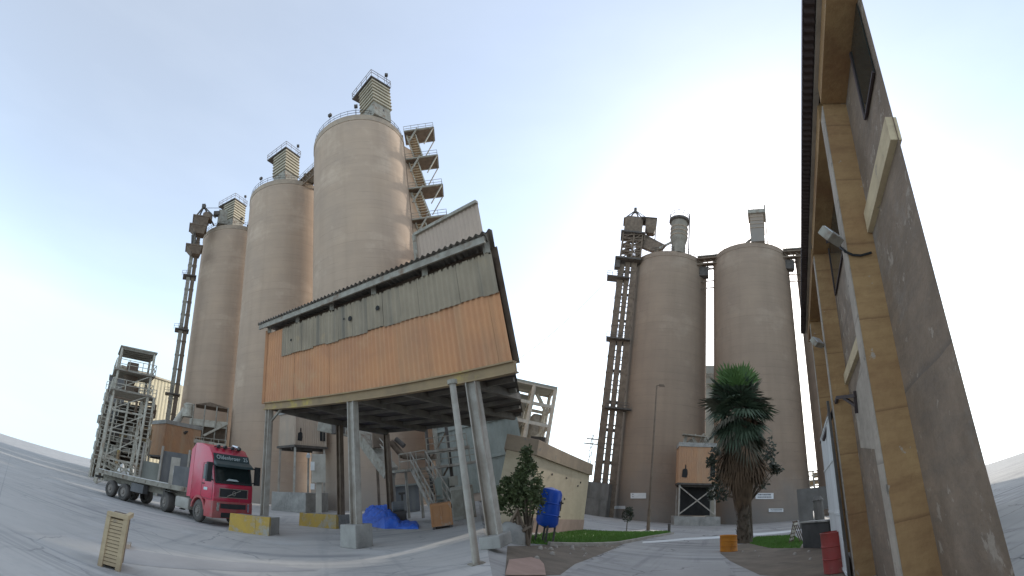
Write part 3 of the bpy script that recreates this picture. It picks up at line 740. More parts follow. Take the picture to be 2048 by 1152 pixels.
mb = MB(); mb.bar(E0 - nrm * 0.2, E0 - nrm * 0.2 + Vector((0, 0, hz(0))), 0.35, 0.35); mb.build('corner_flashing', 'dust_steel', t)

# ---------------- loading canopy (box of corrugated sheet on posts)
A = Vector((-2.42, 22.65, 0)); d = Vector((0.62, -0.7846, 0)); nrm = Vector((0.7846, 0.62, 0))
fl = onplane(YL, 528, 806, A, nrm); fr = onplane(YL, 977, 733, A, nrm)
tl = onplane(YL, 540, 652, A, nrm); tr = onplane(YL, 977, 484, A, nrm)
s0 = (fl - A).dot(d); s1 = (onplane(YL, 979, 475, A, nrm) - A).dot(d); LEN = s1 - s0
kb = (fr.z - fl.z) / ((fr - fl).dot(d)); kt = (tr.z - tl.z) / ((tr - tl).dot(d))
P0 = A + d * s0
zb = lambda s_: fl.z + kb * s_
zt = lambda s_: tl.z + kt * (s_ - (tl - fl).dot(d))
WD = 9.3; kw = -0.085
ue = P0 + d * LEN; ue = Vector((ue.x, ue.y, 0)).normalized()      # the right end follows the plot line
SK = ue.dot(d) / ue.dot(nrm)
LW = lambda w_: LEN + SK * w_
t = thing(YL, 'loading_canopy', 'large raised loading canopy clad in orange and grey corrugated sheet on steel posts', 'canopy', (A.x, A.y, 0))
o1 = onplane(YL, 565, 712, A, nrm); o2 = onplane(YL, 977, 592, A, nrm)
km = (o2.z - o1.z) / ((o2 - o1).dot(d)); sm = (o1 - P0).dot(d)
zm = lambda s_: o1.z + km * (s_ - sm)
clr = 0.45
mb = MB(); k = 0
while k * 1.41 < LEN:
    s_a = k * 1.41; L_ = min(1.46, LEN - s_a); o3 = random.uniform(0, .03) + .012 * (k % 2); dz = random.uniform(-.025, .025); tl_ = random.uniform(-.012, .012)
    corr(mb, P0 + d * s_a - nrm * o3, d, L_, lambda q, s_a=s_a, dz=dz, tl_=tl_: zb(s_a + q) + dz + tl_ * q, lambda q, s_a=s_a: zm(s_a + q) + .05, 0.028, 0.235, -nrm, 8); k += 1
corr(mb, P0, d, sm, lambda s_: zm(s_) + 0.05, lambda s_: zt(s_) - clr, 0.028, 0.235, -nrm, 8)
mb.build('lower_cladding', 'orange', t, smooth=True)['label'] = 'orange corrugated lower cladding'
mb = MB(); Pm = P0 + d * sm - nrm * 0.07
k = 0
while k * 0.95 < LEN - sm:
    s_a = k * 0.95; L_ = min(0.94, LEN - sm - s_a); dz = random.uniform(-0.05, 0.05)
    corr(mb, Pm + d * s_a - nrm * random.uniform(0, 0.035), d, L_, lambda q, s_a=s_a, dz=dz: zm(sm + s_a + q) + dz, lambda q, s_a=s_a: zt(sm + s_a + q) - clr - random.choice((0, 0, 0.1)), 0.024, 0.235, -nrm, 8)
    k += 1
mb.build('upper_cladding', 'greysheet', t, smooth=True)['label'] = 'weathered grey replacement sheets above the orange ones'
mb = MB()
for px, py, wz in ((582, 680, .16), (688, 638, .13), (700, 637, .3), (755, 616, .28)):
    q = onplane(YL, px, py, A - nrm * 0.15, nrm); mb = MB(); mb.cyl(q, q - nrm * 0.02, wz * 0.4, n=7); mb.build('rust_hole', 'dark', t)
# recessed clerestory, roof and its beam
mb = MB(); q0 = P0 + nrm * 0.5; q1 = P0 + d * LEN + nrm * 0.5
mb.add([q0 + Vector((0, 0, zb(0))), q1 + Vector((0, 0, zb(LEN))), q1 + Vector((0, 0, zt(LEN))), q0 + Vector((0, 0, zt(0)))], [(0, 1, 2, 3)])
e0 = P0 + nrm * WD
mb.add([P0 + nrm * .05 + Vector((0, 0, zb(0))), e0 + Vector((0, 0, zb(0) + kw * WD)), e0 + Vector((0, 0, zt(0) - .4)), P0 + nrm * .05 + Vector((0, 0, zt(0) - .4))], [(0, 1, 2, 3)])
g0 = P0 + d * LEN
h0 = P0 + d * LW(WD) + nrm * WD; lw = LW(WD)
mb.add([g0 + nrm * .05 + Vector((0, 0, zb(LEN))), h0 + Vector((0, 0, zb(lw) + kw * WD)), h0 + Vector((0, 0, zt(lw) - .4)), g0 + nrm * .05 + Vector((0, 0, zt(LEN) - .4))], [(0, 1, 2, 3)])
mb.add([e0 + Vector((0, 0, zb(0) + kw * WD)), h0 + Vector((0, 0, zb(lw) + kw * WD)), h0 + Vector((0, 0, zt(lw) - .4)), e0 + Vector((0, 0, zt(0) - .4))], [(0, 1, 2, 3)])
mb.build('inner_wall', 'brown_steel', t)
mb = MB()
def roofpt(u, v, dz=0.0):
    w_ = -0.55 + v * (WD + 1.0); s_ = -0.35 + u * (LW(w_) + 0.5)
    return P0 + d * s_ + nrm * w_ + Vector((0, 0, zt(s_) + 0.12 + 0.05 * math.sin(s_ / 0.27 * 2 * math.pi) - 0.02 * w_ + dz))
nu = int((LEN + .6) / 0.27 * 8)
mb.grid(lambda u, v: roofpt(u, v), nu, 2); mb.grid(lambda u, v: roofpt(u, v, -0.05), nu, 2)
mb.build('roof_sheet', 'roofsheet', t, smooth=True)
mb = MB(); mb.bar(P0 - nrm * 0.42 - d * .3 + Vector((0, 0, zt(-.3) - 0.1)), P0 + d * LEN - nrm * 0.42 + Vector((0, 0, zt(LEN) - 0.1)), 0.10, 0.26)
for k in range(6):
    s_ = 0.2 + k * (LEN - .4) / 5; q = P0 + d * s_; mb.bar(q - nrm * 0.02 + Vector((0, 0, zt(s_) - clr)), q - nrm * 0.02 + Vector((0, 0, zt(s_))), 0.2)
mb.build('eave_beam', 'dust_steel', t)
mb = MB(); mb.bar(P0 + nrm * 0.12 + Vector((0, 0, zb(0) - 0.17)), P0 + d * LEN + nrm * 0.12 + Vector((0, 0, zb(LEN) - 0.17)), 0.14, 0.36)
for dz in (0.0, -0.35): mb.bar(P0 + nrm * 0.1 + Vector((0, 0, zb(0) + dz)), P0 + d * LEN + nrm * 0.1 + Vector((0, 0, zb(LEN) + dz)), 0.34, 0.05)
mb.build('edge_beam', 'beam', t)
mb = MB(); mb.bar(P0 - nrm * 0.06 + Vector((0, 0, zb(0) - .05)), P0 - nrm * 0.06 + Vector((0, 0, zt(0) - .3)), 0.14, 0.14); mb.build('corner_trim', 'orange', t)
sof = lambda s_, w_: P0 + d * s_ + nrm * w_ + Vector((0, 0, zb(s_) + kw * w_))
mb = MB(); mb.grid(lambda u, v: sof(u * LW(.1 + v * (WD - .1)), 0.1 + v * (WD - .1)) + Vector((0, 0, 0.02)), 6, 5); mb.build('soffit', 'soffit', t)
for s_ in [0.3, 3.5, 6.9, 9.6, 12.4]:
    we = min(WD, (LEN - s_) / -SK - .1); mb = MB(); mb.bar(sof(s_, .3) + Vector((0, 0, -0.16)), sof(s_, we) + Vector((0, 0, -0.16)), 0.18, 0.32); mb.build('cross_beam', 'joist', t)
mb = MB()
for w_ in (1.9, 3.6, 5.4, 7.2, WD): mb.bar(sof(0, w_) + Vector((0, 0, -0.08)), sof(LW(w_) - .1, w_) + Vector((0, 0, -0.08)), 0.14, 0.18)
mb.build('purlins', 'joist', t)



def hpost(p, z0, z1, wd, dp, rz):
    mb = MB(); f = lbox(Vector((p[0], p[1], 0)), rz)
    def slab(cx, cy, sx, sy):
        q = [(cx - sx, cy - sy), (cx + sx, cy - sy), (cx + sx, cy + sy), (cx - sx, cy + sy)]
        mb.hexa([f(x, y, z0) for x, y in q], [f(x, y, z1) for x, y in q])
    slab(-wd / 2, 0, 0.02, dp / 2); slab(wd / 2, 0, 0.02, dp / 2); slab(0, 0, wd / 2 - 0.02, 0.02)
    return mb


rz_p = math.atan2(d.y, d.x)
sP = [(fl - A).dot(d) * 0 + 0.35 - s0 * 0 for _ in (0,)]
P1 = P0 + d * 0.42 + nrm * 0.12
g2 = onplane(YL, 701, 790, A, nrm); P2 = Vector((g2.x, g2.y, 0)) + nrm * 0.1
g3 = onplane(YL, 938, 742, A, nrm); P3 = Vector((g3.x, g3.y, 0)) + nrm * 0.1
for P_, wd in ((P1, .3), (P2, .34), (P3, .36)):
    s_ = (P_ - P0).dot(d); hpost(P_, 0, zb(s_) - 0.36, wd, 0.3, rz_p).build('post', 'post_steel', t)
B1 = sof(0.35, 5.1); B2 = sof(0.35, WD - 0.2)
for P_ in (B1, B2, sof(7.6, WD - .2)): hpost((P_.x, P_.y), 0, P_.z - 0.3, 0.3, 0.28, rz_p).build('post', 'brown_steel', t)
mb = MB(); s_ = (P1 - P0).dot(d)
q = sof(s_, 0.2); mb.bar(q + Vector((0, 0, -1.0)), sof(s_ + 1.0, .2) + Vector((0, 0, -.35)), 0.1); mb.build('knee_brace', 'dust_steel', t)

# footing block under the middle front post
mb = MB(); mb.box((P2.x, P2.y, 0.37), (0.86, 0.86, 0.74), rz=rz_p)
tag(mb.build('footing_block', 'concrete', yard=YL, loc=(P2.x, P2.y, 0), bevel=0.03), 'square grey concrete footing under the middle front canopy post', 'footing')
mb = MB(); mb.box((P3.x, P3.y, 0.16), (0.7, 0.7, 0.32), rz=rz_p)
tag(mb.build('footing_block', 'concrete', yard=YL, loc=(P3.x, P3.y, 0), bevel=0.03), 'low concrete footing beside the thin bare steel pole', 'footing')


def barrier(p, q, back, h, label, corner_dark=False):
    p, q = Vector(p), Vector(q); d_ = (q - p).normalized(); n_ = Vector((-d_.y, d_.x, 0))
    t = thing(YL, 'kerb_barrier', label, 'barrier', (p + q) / 2, group='yellow barriers round the canopy posts')
    b = 0.09; L_ = (q - p).length
    for i, (u0, u1) in enumerate(((0, .66), (.665, 1))):
        mb = MB(); a0, a1 = p + d_ * L_ * u0, p + d_ * L_ * u1
        mb.hexa([a0, a1, a1 + n_ * .22, a0 + n_ * .22], [v + n_ * 0.03 + Vector((0, 0, h)) for v in (a0, a1, a1 + n_ * .16, a0 + n_ * .16)])
        mb.build('front_panel', 'yellow', t)
    mb = MB(); a0, a1 = p + n_ * .225, q + n_ * .225
    mb.hexa([a0, a1, a1 + n_ * back, a0 + n_ * back], [v + Vector((0, 0, h * .96)) for v in (a0, a1, a1 + n_ * back, a0 + n_ * back)]); mb.build('concrete_core', 'concrete', t)
    return t


barrier(G(YL, 457, 1061), G(YL, 537, 1072), 0.95, 0.72, 'yellow concrete barrier round the canopy corner post in front of the truck')
barrier(G(YL, 598, 1051), G(YL, 672, 1058), 0.9, 0.66, 'yellow concrete barrier further back under the canopy beside the blue tarpaulin')

# free-standing thin pole
p = G(YL, 953, 1128); q = at(YL, 905, 768, math.hypot(p.x, p.y))
t = thing(YL, 'steel_pole', 'thin bare steel pole standing free in front of the canopy', 'pole', p)
mb = MB(); mb.cyl(p, q, 0.10, 0.095, 12); mb.build('shaft', 'post_steel', t, smooth=True)
mb = MB(); mb.cyl(q, q + Vector((0, 0, .12)), 0.15, 0.15, 12); mb.build('cap', 'dust_steel', t)
mb = MB(); mb.box(p + Vector((0, 0, .012)), (.36, .36, .024)); mb.build('base_plate', 'dust_steel', t)


# ---------------- truck
def truck():
    fwp = G(YL, 397, 1044); fwp = Vector((fwp.x, fwp.y, 0))
    hd = rad(-43)                                       # heading of the cab
    H = Vector((math.cos(hd), math.sin(hd), 0)); LF = Vector((-H.y, H.x, 0))
    # the near front wheel is the cab's right-hand one
    org = fwp + LF * 1.06
    f = lambda x, y, z: org + H * x + LF * y + Vector((0, 0, z))
    t = thing(YL, 'truck_tractor', 'dusty red long-haul tractor truck with a high roof parked facing the yard', 'truck', org)
    W = 1.24
    prof = [(1.40, 0.95), (1.42, 1.30), (1.40, 1.92), (1.33, 1.98), (1.05, 2.95), (0.90, 3.30), (0.55, 3.66), (-0.2, 3.86), (-0.85, 3.88), (-0.85, 1.0), (-0.62, 1.0), (-0.55, 1.12), (0.60, 1.12), (0.72, 0.95)]
    mb = MB(); mb.prism(prof, -W, W, lambda u, v, s: f(u, s, v)); mb.build('cab', 'red', t, bevel=0.055, smooth=True)
    mb = MB(); low = [(1.43, 0.36), (1.46, 0.62), (1.44, 1.12), (0.74, 1.12), (0.62, 0.72), (0.66, 0.36)]
    mb.prism(low, -W - .015, W + .015, lambda u, v, s: f(u, s, v)); mb.build('bumper', 'red_low', t, bevel=0.05, smooth=True)
    for s in (-1, 1):
        mb = MB()
        arc = [(0.60 * math.cos(rad(a)), 0.53 + 0.62 * math.sin(rad(a))) for a in range(10, 171, 16)]
        out = [(0.70 * math.cos(rad(a)), 0.53 + 0.74 * math.sin(rad(a))) for a in range(170, 9, -16)]
        mb.prism(arc + out, s * (W - .3), s * (W + .02), lambda u, v, k: f(u, k, v))
        mb.build('wheel_arch', 'red_low', t)
    nz = Vector((0.961, 0, 0.277))
    def ws(y, k, off=0.012):
        x = 1.33 + (1.05 - 1.33) * k; z = 1.98 + (2.95 - 1.98) * k; return f(x + nz.x * off, y, z + nz.z * off)
    mb = MB(); mb.hexa([ws(-1.12, .02, .0), ws(1.12, .02, .0), ws(1.08, .80, .0), ws(-1.08, .80, .0)], [ws(-1.12, .02, .03), ws(1.12, .02, .03), ws(1.08, .80, .03), ws(-1.08, .80, .03)])
    g = mb.build('windscreen', 'glass', t)
    mb = MB()
    for y in (-1.15, 1.15): mb.bar(ws(y, .0, .03), ws(y, .82, .03), .07)
    mb.bar(ws(-1.17, -.02, .035), ws(1.17, -.02, .035), .08, .08); mb.build('windscreen_frame', 'blackplastic', g)
    mb = MB(); mb.bar(ws(-.7, .03, .06), ws(-.1, .06, .06), .035); mb.bar(ws(.1, .03, .06), ws(.7, .06, .06), .035); mb.build('wiper', 'blackplastic', g)
    mb = MB(); mb.hexa([ws(-.5, .1, .034), ws(.35, .1, .034), ws(.2, .18, .034), ws(-.3, .2, .034)], [ws(-.5, .1, .036), ws(.35, .1, .036), ws(.2, .18, .036), ws(-.3, .2, .036)]); mb.build('dashboard_papers', 'letter', g)
    mb = MB(); pr = [(1.09, 2.80), (1.40, 2.72), (1.37, 2.84), (1.10, 3.02), (1.02, 3.05)]
    mb.prism(pr, -1.2, 1.2, lambda u, v, s: f(u, s, v)); mb.build('sun_visor', 'visor', t, bevel=.01)
    sgn = [(1.06, 2.99), (0.895, 3.36), (0.865, 3.345), (1.03, 2.97)]
    mb = MB(); mb.prism(sgn, -1.17, 1.17, lambda u, v, s: f(u + .035, s, v + .012)); sb = mb.build('sign_board', 'visor', t)
    # lettering on the sign board
    cu_ = bpy.data.curves.new('sign_lettering', 'FONT'); cu_.body = 'Oldenbroer  25'; cu_.size = 0.30; cu_.align_x = 'CENTER'; cu_.align_y = 'CENTER'; cu_.extrude = 0.003; cu_.space_character = 1.08
    tmp = bpy.data.objects.new('sign_lettering', cu_); COL.objects.link(tmp)
    dg = bpy.context.evaluated_depsgraph_get(); me = bpy.data.meshes.new_from_object(tmp.evaluated_get(dg))
    bpy.data.objects.remove(tmp); bpy.data.curves.remove(cu_)
    up = Vector((-0.165, 0, 0.37)).normalized(); upw = H * up.x + Vector((0, 0, up.z)); rw = LF; nn = rw.cross(upw)
    ctr = f(1.0 + 0.05, 0, 3.185)
    wdt = max(v.co.x for v in me.vertices) - min(v.co.x for v in me.vertices); kx = 2.05 / wdt
    xs_ = max(v.co.x for v in me.vertices); vv = [ctr + rw * (v.co.x * kx) + upw * v.co.y + nn * (v.co.z + .004) for v in me.vertices]
    for nm, test in (('lettering', lambda x: x < xs_ - wdt * .16), ('numerals', lambda x: x >= xs_ - wdt * .16)):
        mb = MB(); mb.add(vv, [tuple(p_.vertices) for p_ in me.polygons if test(me.vertices[p_.vertices[0]].co.x)]); used = sorted({i for f_ in mb.f for i in f_}); re_ = {k: i for i, k in enumerate(used)}
        mb.v = [mb.v[i] for i in used]; mb.f = [tuple(re_[i] for i in f_) for f_ in mb.f]; mb.build(nm, 'letter', sb)
    bpy.data.meshes.remove(me)
    # grille, lamps, logo
    mb = MB(); mb.prism([(1.405, 1.32), (1.435, 1.32), (1.425, 1.70), (1.395, 1.70)], -.86, .86, lambda u, v, s: f(u, s, v)); gr = mb.build('grille', 'blackplastic', t)
    mb = MB()
    for z in (1.31, 1.71): mb.bar(f(1.43, -.9, z), f(1.43, .9, z), .03, .035)
    for y in (-.9, .9): mb.bar(f(1.43, y, 1.3), f(1.43, y, 1.72), .03, .035)
    mb.build('grille_frame', 'dust_steel', gr)
    mb = MB(); mb.bar(f(1.445, -.42, 1.36), f(1.44, .42, 1.66), .02, .035)
    n = 14; mb.tube([f(1.45, .1 * math.cos(2 * math.pi * i / n), 1.51 + .1 * math.sin(2 * math.pi * i / n)) for i in range(n + 1)], .014, 5); mb.build('emblem', 'tank_alu', gr)
    mb = MB(); mb.prism([(1.44, .80), (1.475, .80), (1.465, 1.02), (1.43, 1.02)], -.8, .8, lambda u, v, s: f(u, s, v)); mb.build('lower_grille', 'blackplastic', t)
    mb = MB(); mb.prism([(1.44, .40), (1.47, .40), (1.48, .62), (1.45, .62)], -.72, .72, lambda u, v, s: f(u, s, v)); mb.build('air_intake', 'blackplastic', t)
    for s in (-1, 1):
        mb = MB(); mb.hexa([f(1.35, s * 1.20, .70), f(1.475, s * .90, .66), f(1.475, s * .88, 1.05), f(1.35, s * 1.22, 1.10)], [f(1.38, s * 1.275, .70), f(1.50, s * .90, .68), f(1.49, s * .88, 1.03), f(1.37, s * 1.28, 1.08)])
        hl = mb.build('headlight', 'chrome', t)
        mb = MB(); mb.box(f(1.30, s * 1.58, 2.42), (0.16, 0.30, 0.92), rz=hd); mb.bar(f(1.2, s * 1.25, 2.8), f(1.28, s * 1.5, 2.76), .06); mb.bar(f(1.25, s * 1.25, 2.05), f(1.28, s * 1.5, 2.1), .06)
        mb.build('mirror', 'blackplastic', t)
        # side window and door
        mb = MB(); mb.prism([(1.20, 2.06), (0.98, 2.78), (0.30, 2.80), (0.26, 2.06)], s * W, s * (W + .012), lambda u, v, k: f(u, k, v)); mb.build('side_window', 'glass', t)
        mb = MB(); y = s * (W + .006)
        for a, b in (((1.27, 1.16), (1.25, 2.0)), ((0.2, 1.2), (0.2, 2.85)), ((1.27, 1.16), (0.2, 1.2)), ((0.2, 2.85), (.98, 2.85))): mb.bar(f(a[0], y, a[1]), f(b[0], y, b[1]), .014)
        dr = mb.build('door', 'chassis', t)
        mb = MB(); mb.box(f(.36, s * (W + .03), 1.85), (.2, .03, .05), rz=hd); mb.build('door_handle', 'blackplastic', dr)
        mb = MB(); mb.box(f(.62, s * (W + .014), 1.62), (.34, .006, .13), rz=hd); mb.build('door_sticker', 'letter', dr)
        mb = MB(); mb.prism([(-.84, 1.1), (-1.25, 1.1), (-1.2, 3.5), (-.84, 3.8)], s * (W - .05), s * (W + .0), lambda u, v, k: f(u, k, v)); mb.build('side_deflector', 'red', t)
    mb = MB()
    for y in (-.7, -.25, .25, .7): mb.cyl(f(.55, y, 3.74), f(.72, y, 3.74), .09, .09, 10); mb.bar(f(.55, y, 3.58), f(.55, y, 3.72), .04)
    mb.bar(f(.52, -.9, 3.72), f(.52, .9, 3.72), .04); mb.build('roof_lights', 'blackplastic', t)
    mb = MB(); mb.cyl(f(.3, .5, 3.9), f(.85, .5, 3.78), .05, .09, 10); mb.build('air_horn', 'chrome', t)
    mb = MB(); mb.box(f(-2.2, 0, .86), (4.6, .85, .28), rz=hd); mb.box(f(-3.6, 0, 1.12), (1.1, 1.0, .14), rz=hd); mb.build('chassis_frame', 'chassis', t)
    for s in (-1, 1):
        mb = MB(); mb.box(f(-1.75, s * .95, .72), (1.5, .52, .56), rz=hd); mb.build('fuel_tank', 'tank_alu', t, bevel=.1, smooth=True)
        mb = MB(); mb.box(f(-3.7, s * 1.0, 1.12), (1.2, .5, .04), rz=hd); mb.build('mudguard', 'chassis', t)

    def wheel(x, y, wdt, out):
        mb = MB(); prof = [(.28, -wdt / 2), (.44, -wdt / 2), (.51, -wdt / 2 + .05), (.525, -wdt / 4), (.525, wdt / 4), (.51, wdt / 2 - .05), (.44, wdt / 2), (.28, wdt / 2)]
        n = 28; vs = []
        for i in range(n):
            a = 2 * math.pi * i / n
            for r, k in prof: vs.append(f(x + r * math.cos(a), y + k, .525 + r * math.sin(a)))
        k_ = len(prof); mb.add(vs, [(i * k_ + q, ((i + 1) % n) * k_ + q, ((i + 1) % n) * k_ + q + 1, i * k_ + q + 1) for i in range(n) for q in range(k_ - 1)])
        ty = mb.build('wheel', 'tyre', t, smooth=True)
        mb = MB(); so_ = out * (wdt / 2 - .03)
        mb.cyl(f(x, y + so_ - out * .1, .525), f(x, y + so_, .525), .285, .285, 24); mb.cyl(f(x, y + so_, .525), f(x, y + so_ + out * .06, .525), .14, .11, 16)
        for i in range(10):
            a = 2 * math.pi * i / 10; mb.cyl(f(x + .2 * math.cos(a), y + so_, .525 + .2 * math.sin(a)), f(x + .2 * math.cos(a), y + so_ + out * .03, .525 + .2 * math.sin(a)), .02, .02, 6)
        mb.build('wheel_rim', 'wheelrim', ty)
    for s in (-1, 1):
        wheel(0, s * 1.06, .32, s); wheel(-3.7, s * .98, .58, s)
    return f, hd, org, H, LF


tf, thd, torg, TH, TL = truck()


def trailer():
    k = tf(-3.3, 0, 0); tip = G(YL, 206, 990); hd = thd + rad(20)
    H = Vector((math.cos(hd), math.sin(hd), 0)); LF = Vector((-H.y, H.x, 0))
    f = lambda x, y, z: k + H * x + LF * y + Vector((0, 0, z))
    t = thing(YL, 'flatbed_trailer', 'empty flatbed semi-trailer with a grey bulkhead coupled behind the red truck', 'trailer', (k.x, k.y, 0))
    Ln = 8.7
    mb = MB(); mb.box(f(-Ln / 2 + 1.3, 0, 1.44), (Ln, 2.5, .12), rz=hd); mb.build('deck', 'deckwood', t)
    mb = MB()
    for s in (-1, 1):
        mb.box(f(-Ln / 2 + 1.3, s * 1.27, 1.38), (Ln, .05, .26), rz=hd); mb.box(f(-Ln / 2 + 1.3, s * .5, 1.1), (Ln - .4, .16, .5), rz=hd)
        for i in range(9): mb.box(f(.8 - i * 1.05, s * 1.31, 1.40), (.1, .04, .16), rz=hd)
    mb.build('side_rails', 'dust_steel', t)
    mb = MB(); mb.box(f(-Ln / 2 + .6, -1.24, 1.515), (Ln - 2.2, .10, .05), rz=hd); mb.build('deck_edge', 'white', t)
    mb = MB(); mb.box(f(1.3, 0, 2.35), (.10, 2.5, 1.8), rz=hd); mb.box(f(.55, -1.2, 2.0), (1.5, .06, 1.1), rz=hd)
    mb.build('bulkhead', 'bulk', t)
    mb = MB()
    for y in (-1.2, -.6, 0, .6, 1.2): mb.box(f(1.22, y, 2.35), (.08, .1, 1.8), rz=hd)
    mb.build('bulkhead_ribs', 'chassis', t)
    for s in (-1, 1):
        mb = MB(); mb.box(f(-.95, s * .9, .72), (.16, .16, 1.0), rz=hd); mb.box(f(-.95, s * .9, .2), (.3, .25, .05), rz=hd); mb.build('landing_leg', 'chassis', t)
    mb = MB(); mb.box(f(-3.1, -.95, .92), (1.1, .45, .5), rz=hd); mb.build('toolbox', 'bulk', t)

    def wheel(x, y, out):
        c = f(x, y, .5); mb = MB(); prof = [(.28, -.19), (.44, -.19), (.50, -.13), (.50, .13), (.44, .19), (.28, .19)]; n = 24; vs = []
        for i in range(n):
            a = 2 * math.pi * i / n
            for r, q in prof: vs.append(f(x + r * math.cos(a), y + q, .5 + r * math.sin(a)))
        m = len(prof); mb.add(vs, [(i * m + q, ((i + 1) % n) * m + q, ((i + 1) % n) * m + q + 1, i * m + q + 1) for i in range(n) for q in range(m - 1)])
        ty = mb.build('wheel', 'tyre', t, smooth=True)
        mb = MB(); mb.cyl(f(x, y + out * .06, .5), f(x, y + out * .15, .5), .28, .28, 20); mb.cyl(f(x, y + out * .15, .5), f(x, y + out * .22, .5), .13, .1, 12); mb.build('wheel_rim', 'wheelrim', ty)
    for x in (-4.3, -5.6):
        for s in (-1, 1): wheel(x, s * 1.02, s)
    mb = MB(); mb.box(f(-5.2, 0, .62), (2.4, 1.6, .14), rz=hd); mb.build('axle_frame', 'chassis', t)
    mb = MB(); mb.box(f(-Ln + 1.26, 0, 1.0), (.08, 2.3, .16), rz=hd); mb.build('rear_bumper', 'bulk', t)


trailer()


# ---------------- booths on stilts
def booth(Y, c, rz, w, dp, zb_, zt_, label, m, plinth=None, xbrace=False, win_side=1, stilts=True, notch=True):
    t = thing(Y, 'control_booth', label, 'booth', (c[0], c[1], 0), rz, group='sheet-metal control booths on stilts between the silos')
    f = lbox((c[0], c[1], 0), rz); h = zt_ - zb_
    mb = MB(); a = -nrm0(rz)
    X = Vector((math.cos(rz), math.sin(rz), 0)); Yv = Vector((-math.sin(rz), math.cos(rz), 0))
    cs = [f(-w / 2, -dp / 2, 0), f(w / 2, -dp / 2, 0), f(w / 2, dp / 2, 0), f(-w / 2, dp / 2, 0)]
    for p_, dd, LL, nn in ((cs[0], X, w, -Yv), (cs[1], Yv, dp, X), (cs[2], -X, w, Yv), (cs[3], -Yv, dp, -X)):
        corr(mb, p_, dd, LL, lambda s_: zb_, lambda s_: zt_, 0.02, 0.22, nn, 6)
    mb.build('walls', m, t)
    for p_ in cs:
        mb = MB(); mb.bar(p_ + Vector((0, 0, zb_)), p_ + Vector((0, 0, zt_)), 0.14); mb.build('corner_trim', m, t)
    mb = MB(); mb.box(f(0, 0, zt_ + .25), (w + .25, dp + .25, .5), rz=rz); mb.build('parapet', 'concrete', t)
    mb = MB(); mb.box(f(0, 0, zb_ - .1), (w + .3, dp + .3, .2), rz=rz)
    for y in (-.3, .3): mb.bar(f(-w / 2, y * dp, zb_ - .3), f(w / 2, y * dp, zb_ - .3), .15, .25)
    mb.build('floor_frame', 'dark_steel', t)
    wx = w / 2 - .42
    mb = MB(); mb.box(f(wx, -dp / 2 - .045, zb_ + h * .45), (.62, .04, h * .55), rz=rz)
    wn = mb.build('window', 'dark', t)
    mb = MB(); mb.bar(f(wx - .33, -dp / 2 - .08, zb_ + h * .5), f(wx + .33, -dp / 2 - .08, zb_ + h * .5), .05); mb.bar(f(wx, -dp / 2 - .08, zb_ + h * .18), f(wx, -dp / 2 - .08, zb_ + h * .5), .04); mb.build('window_bar', 'post_steel', wn)
    if notch:
        k_ = w / 4.2; mb = MB(); poly = [(-.38, -.5), (.3, -.55), (.42, -.1), (.38, .35), (.2, .5), (.18, .95), (.06, .95), (.05, .5), (-.3, .35)]
        mb.prism(poly, -dp / 2 - .03, -dp / 2 - .06, lambda u, v, q: f(-w / 2 + .62 * k_ + u * k_ * .8, q, zb_ + h * .27 + v * k_ * .9)); mb.build('torn_opening', 'dark', t)
    zf = plinth[2] if plinth else 0
    if stilts:
        for x, y in ((-1, -1), (1, -1), (1, 1), (-1, 1)):
            mb = MB(); q = f(x * (w / 2 - .12), y * (dp / 2 - .12), 0); mb.bar(q + Vector((0, 0, zf)), q + Vector((0, 0, zb_ - .2)), .2); mb.build('stilt', 'post_steel', t)
        if xbrace:
            mb = MB()
            mb.bar(f(-w / 2 + .1, -dp / 2 + .1, zf + .2), f(w / 2 - .1, -dp / 2 + .1, zb_ - .4), .13); mb.bar(f(w / 2 - .1, -dp / 2 + .05, zf + .2), f(-w / 2 + .1, -dp / 2 + .05, zb_ - .4), .13)
            mb.build('cross_brace', 'post_steel', t)
    if plinth:
        mb = MB(); mb.box(f(0, 0, plinth[2] / 2), (plinth[0], plinth[1], plinth[2]), rz=rz); mb.build('plinth', 'concrete', t)
    return t, f


def nrm0(rz): return Vector((-math.sin(rz), math.cos(rz), 0))


# behind the truck
def by_corner(p, rz, w, dp): return p - Matrix.Rotation(rz, 3, 'Z') @ Vector((-w / 2, -dp / 2, 0))


cb1 = by_corner(at(YL, 328, 880, 60), rad(45), 5.4, 4.6); z0 = at(YL, 330, 913, 61).z; z1 = at(YL, 330, 848, 61).z
t, f = booth(YL, (cb1.x, cb1.y), rad(45), 5.4, 4.6, z0, z1, 'orange sheet-metal booth on posts behind the red truck, between the two far silos', 'booth', notch=False)
mb = MB(); q = f(.2, -2.36, z0 + (z1 - z0) * .82); mb.cyl(q, q + Vector((.5, -.3, .2)), .22, .12, 8); mb.build('flood_lamp', 'dark_steel', t)
# under the canopy
cb2 = at(YL, 598, 860, 43.0); z0 = at(YL, 597, 888, 42).z; z1 = at(YL, 597, 822, 42).z
t, f = booth(YL, (cb2.x + .25, cb2.y + 2.0), rad(37), 3.7, 2.9, z0, z1, 'faded tan booth on posts between the middle and nearest silos, under the canopy', 'booth2')
# concrete plinth at the booth foot
mb = MB(); a, b = G(YL, 542, 1020), G(YL, 611, 1026); dd = (b - a).normalized(); nn = Vector((-dd.y, dd.x, 0))
mb.hexa([a, b, b + nn * 3.2, a + nn * 3.2], [v + Vector((0, 0, 1.55)) for v in (a, b, b + nn * 3.2, a + nn * 3.2)])
tag(mb.build('concrete_plinth', 'concrete', yard=YL, loc=a, bevel=.05), 'low grey concrete plinth at the foot of the tan booth post', 'plinth')

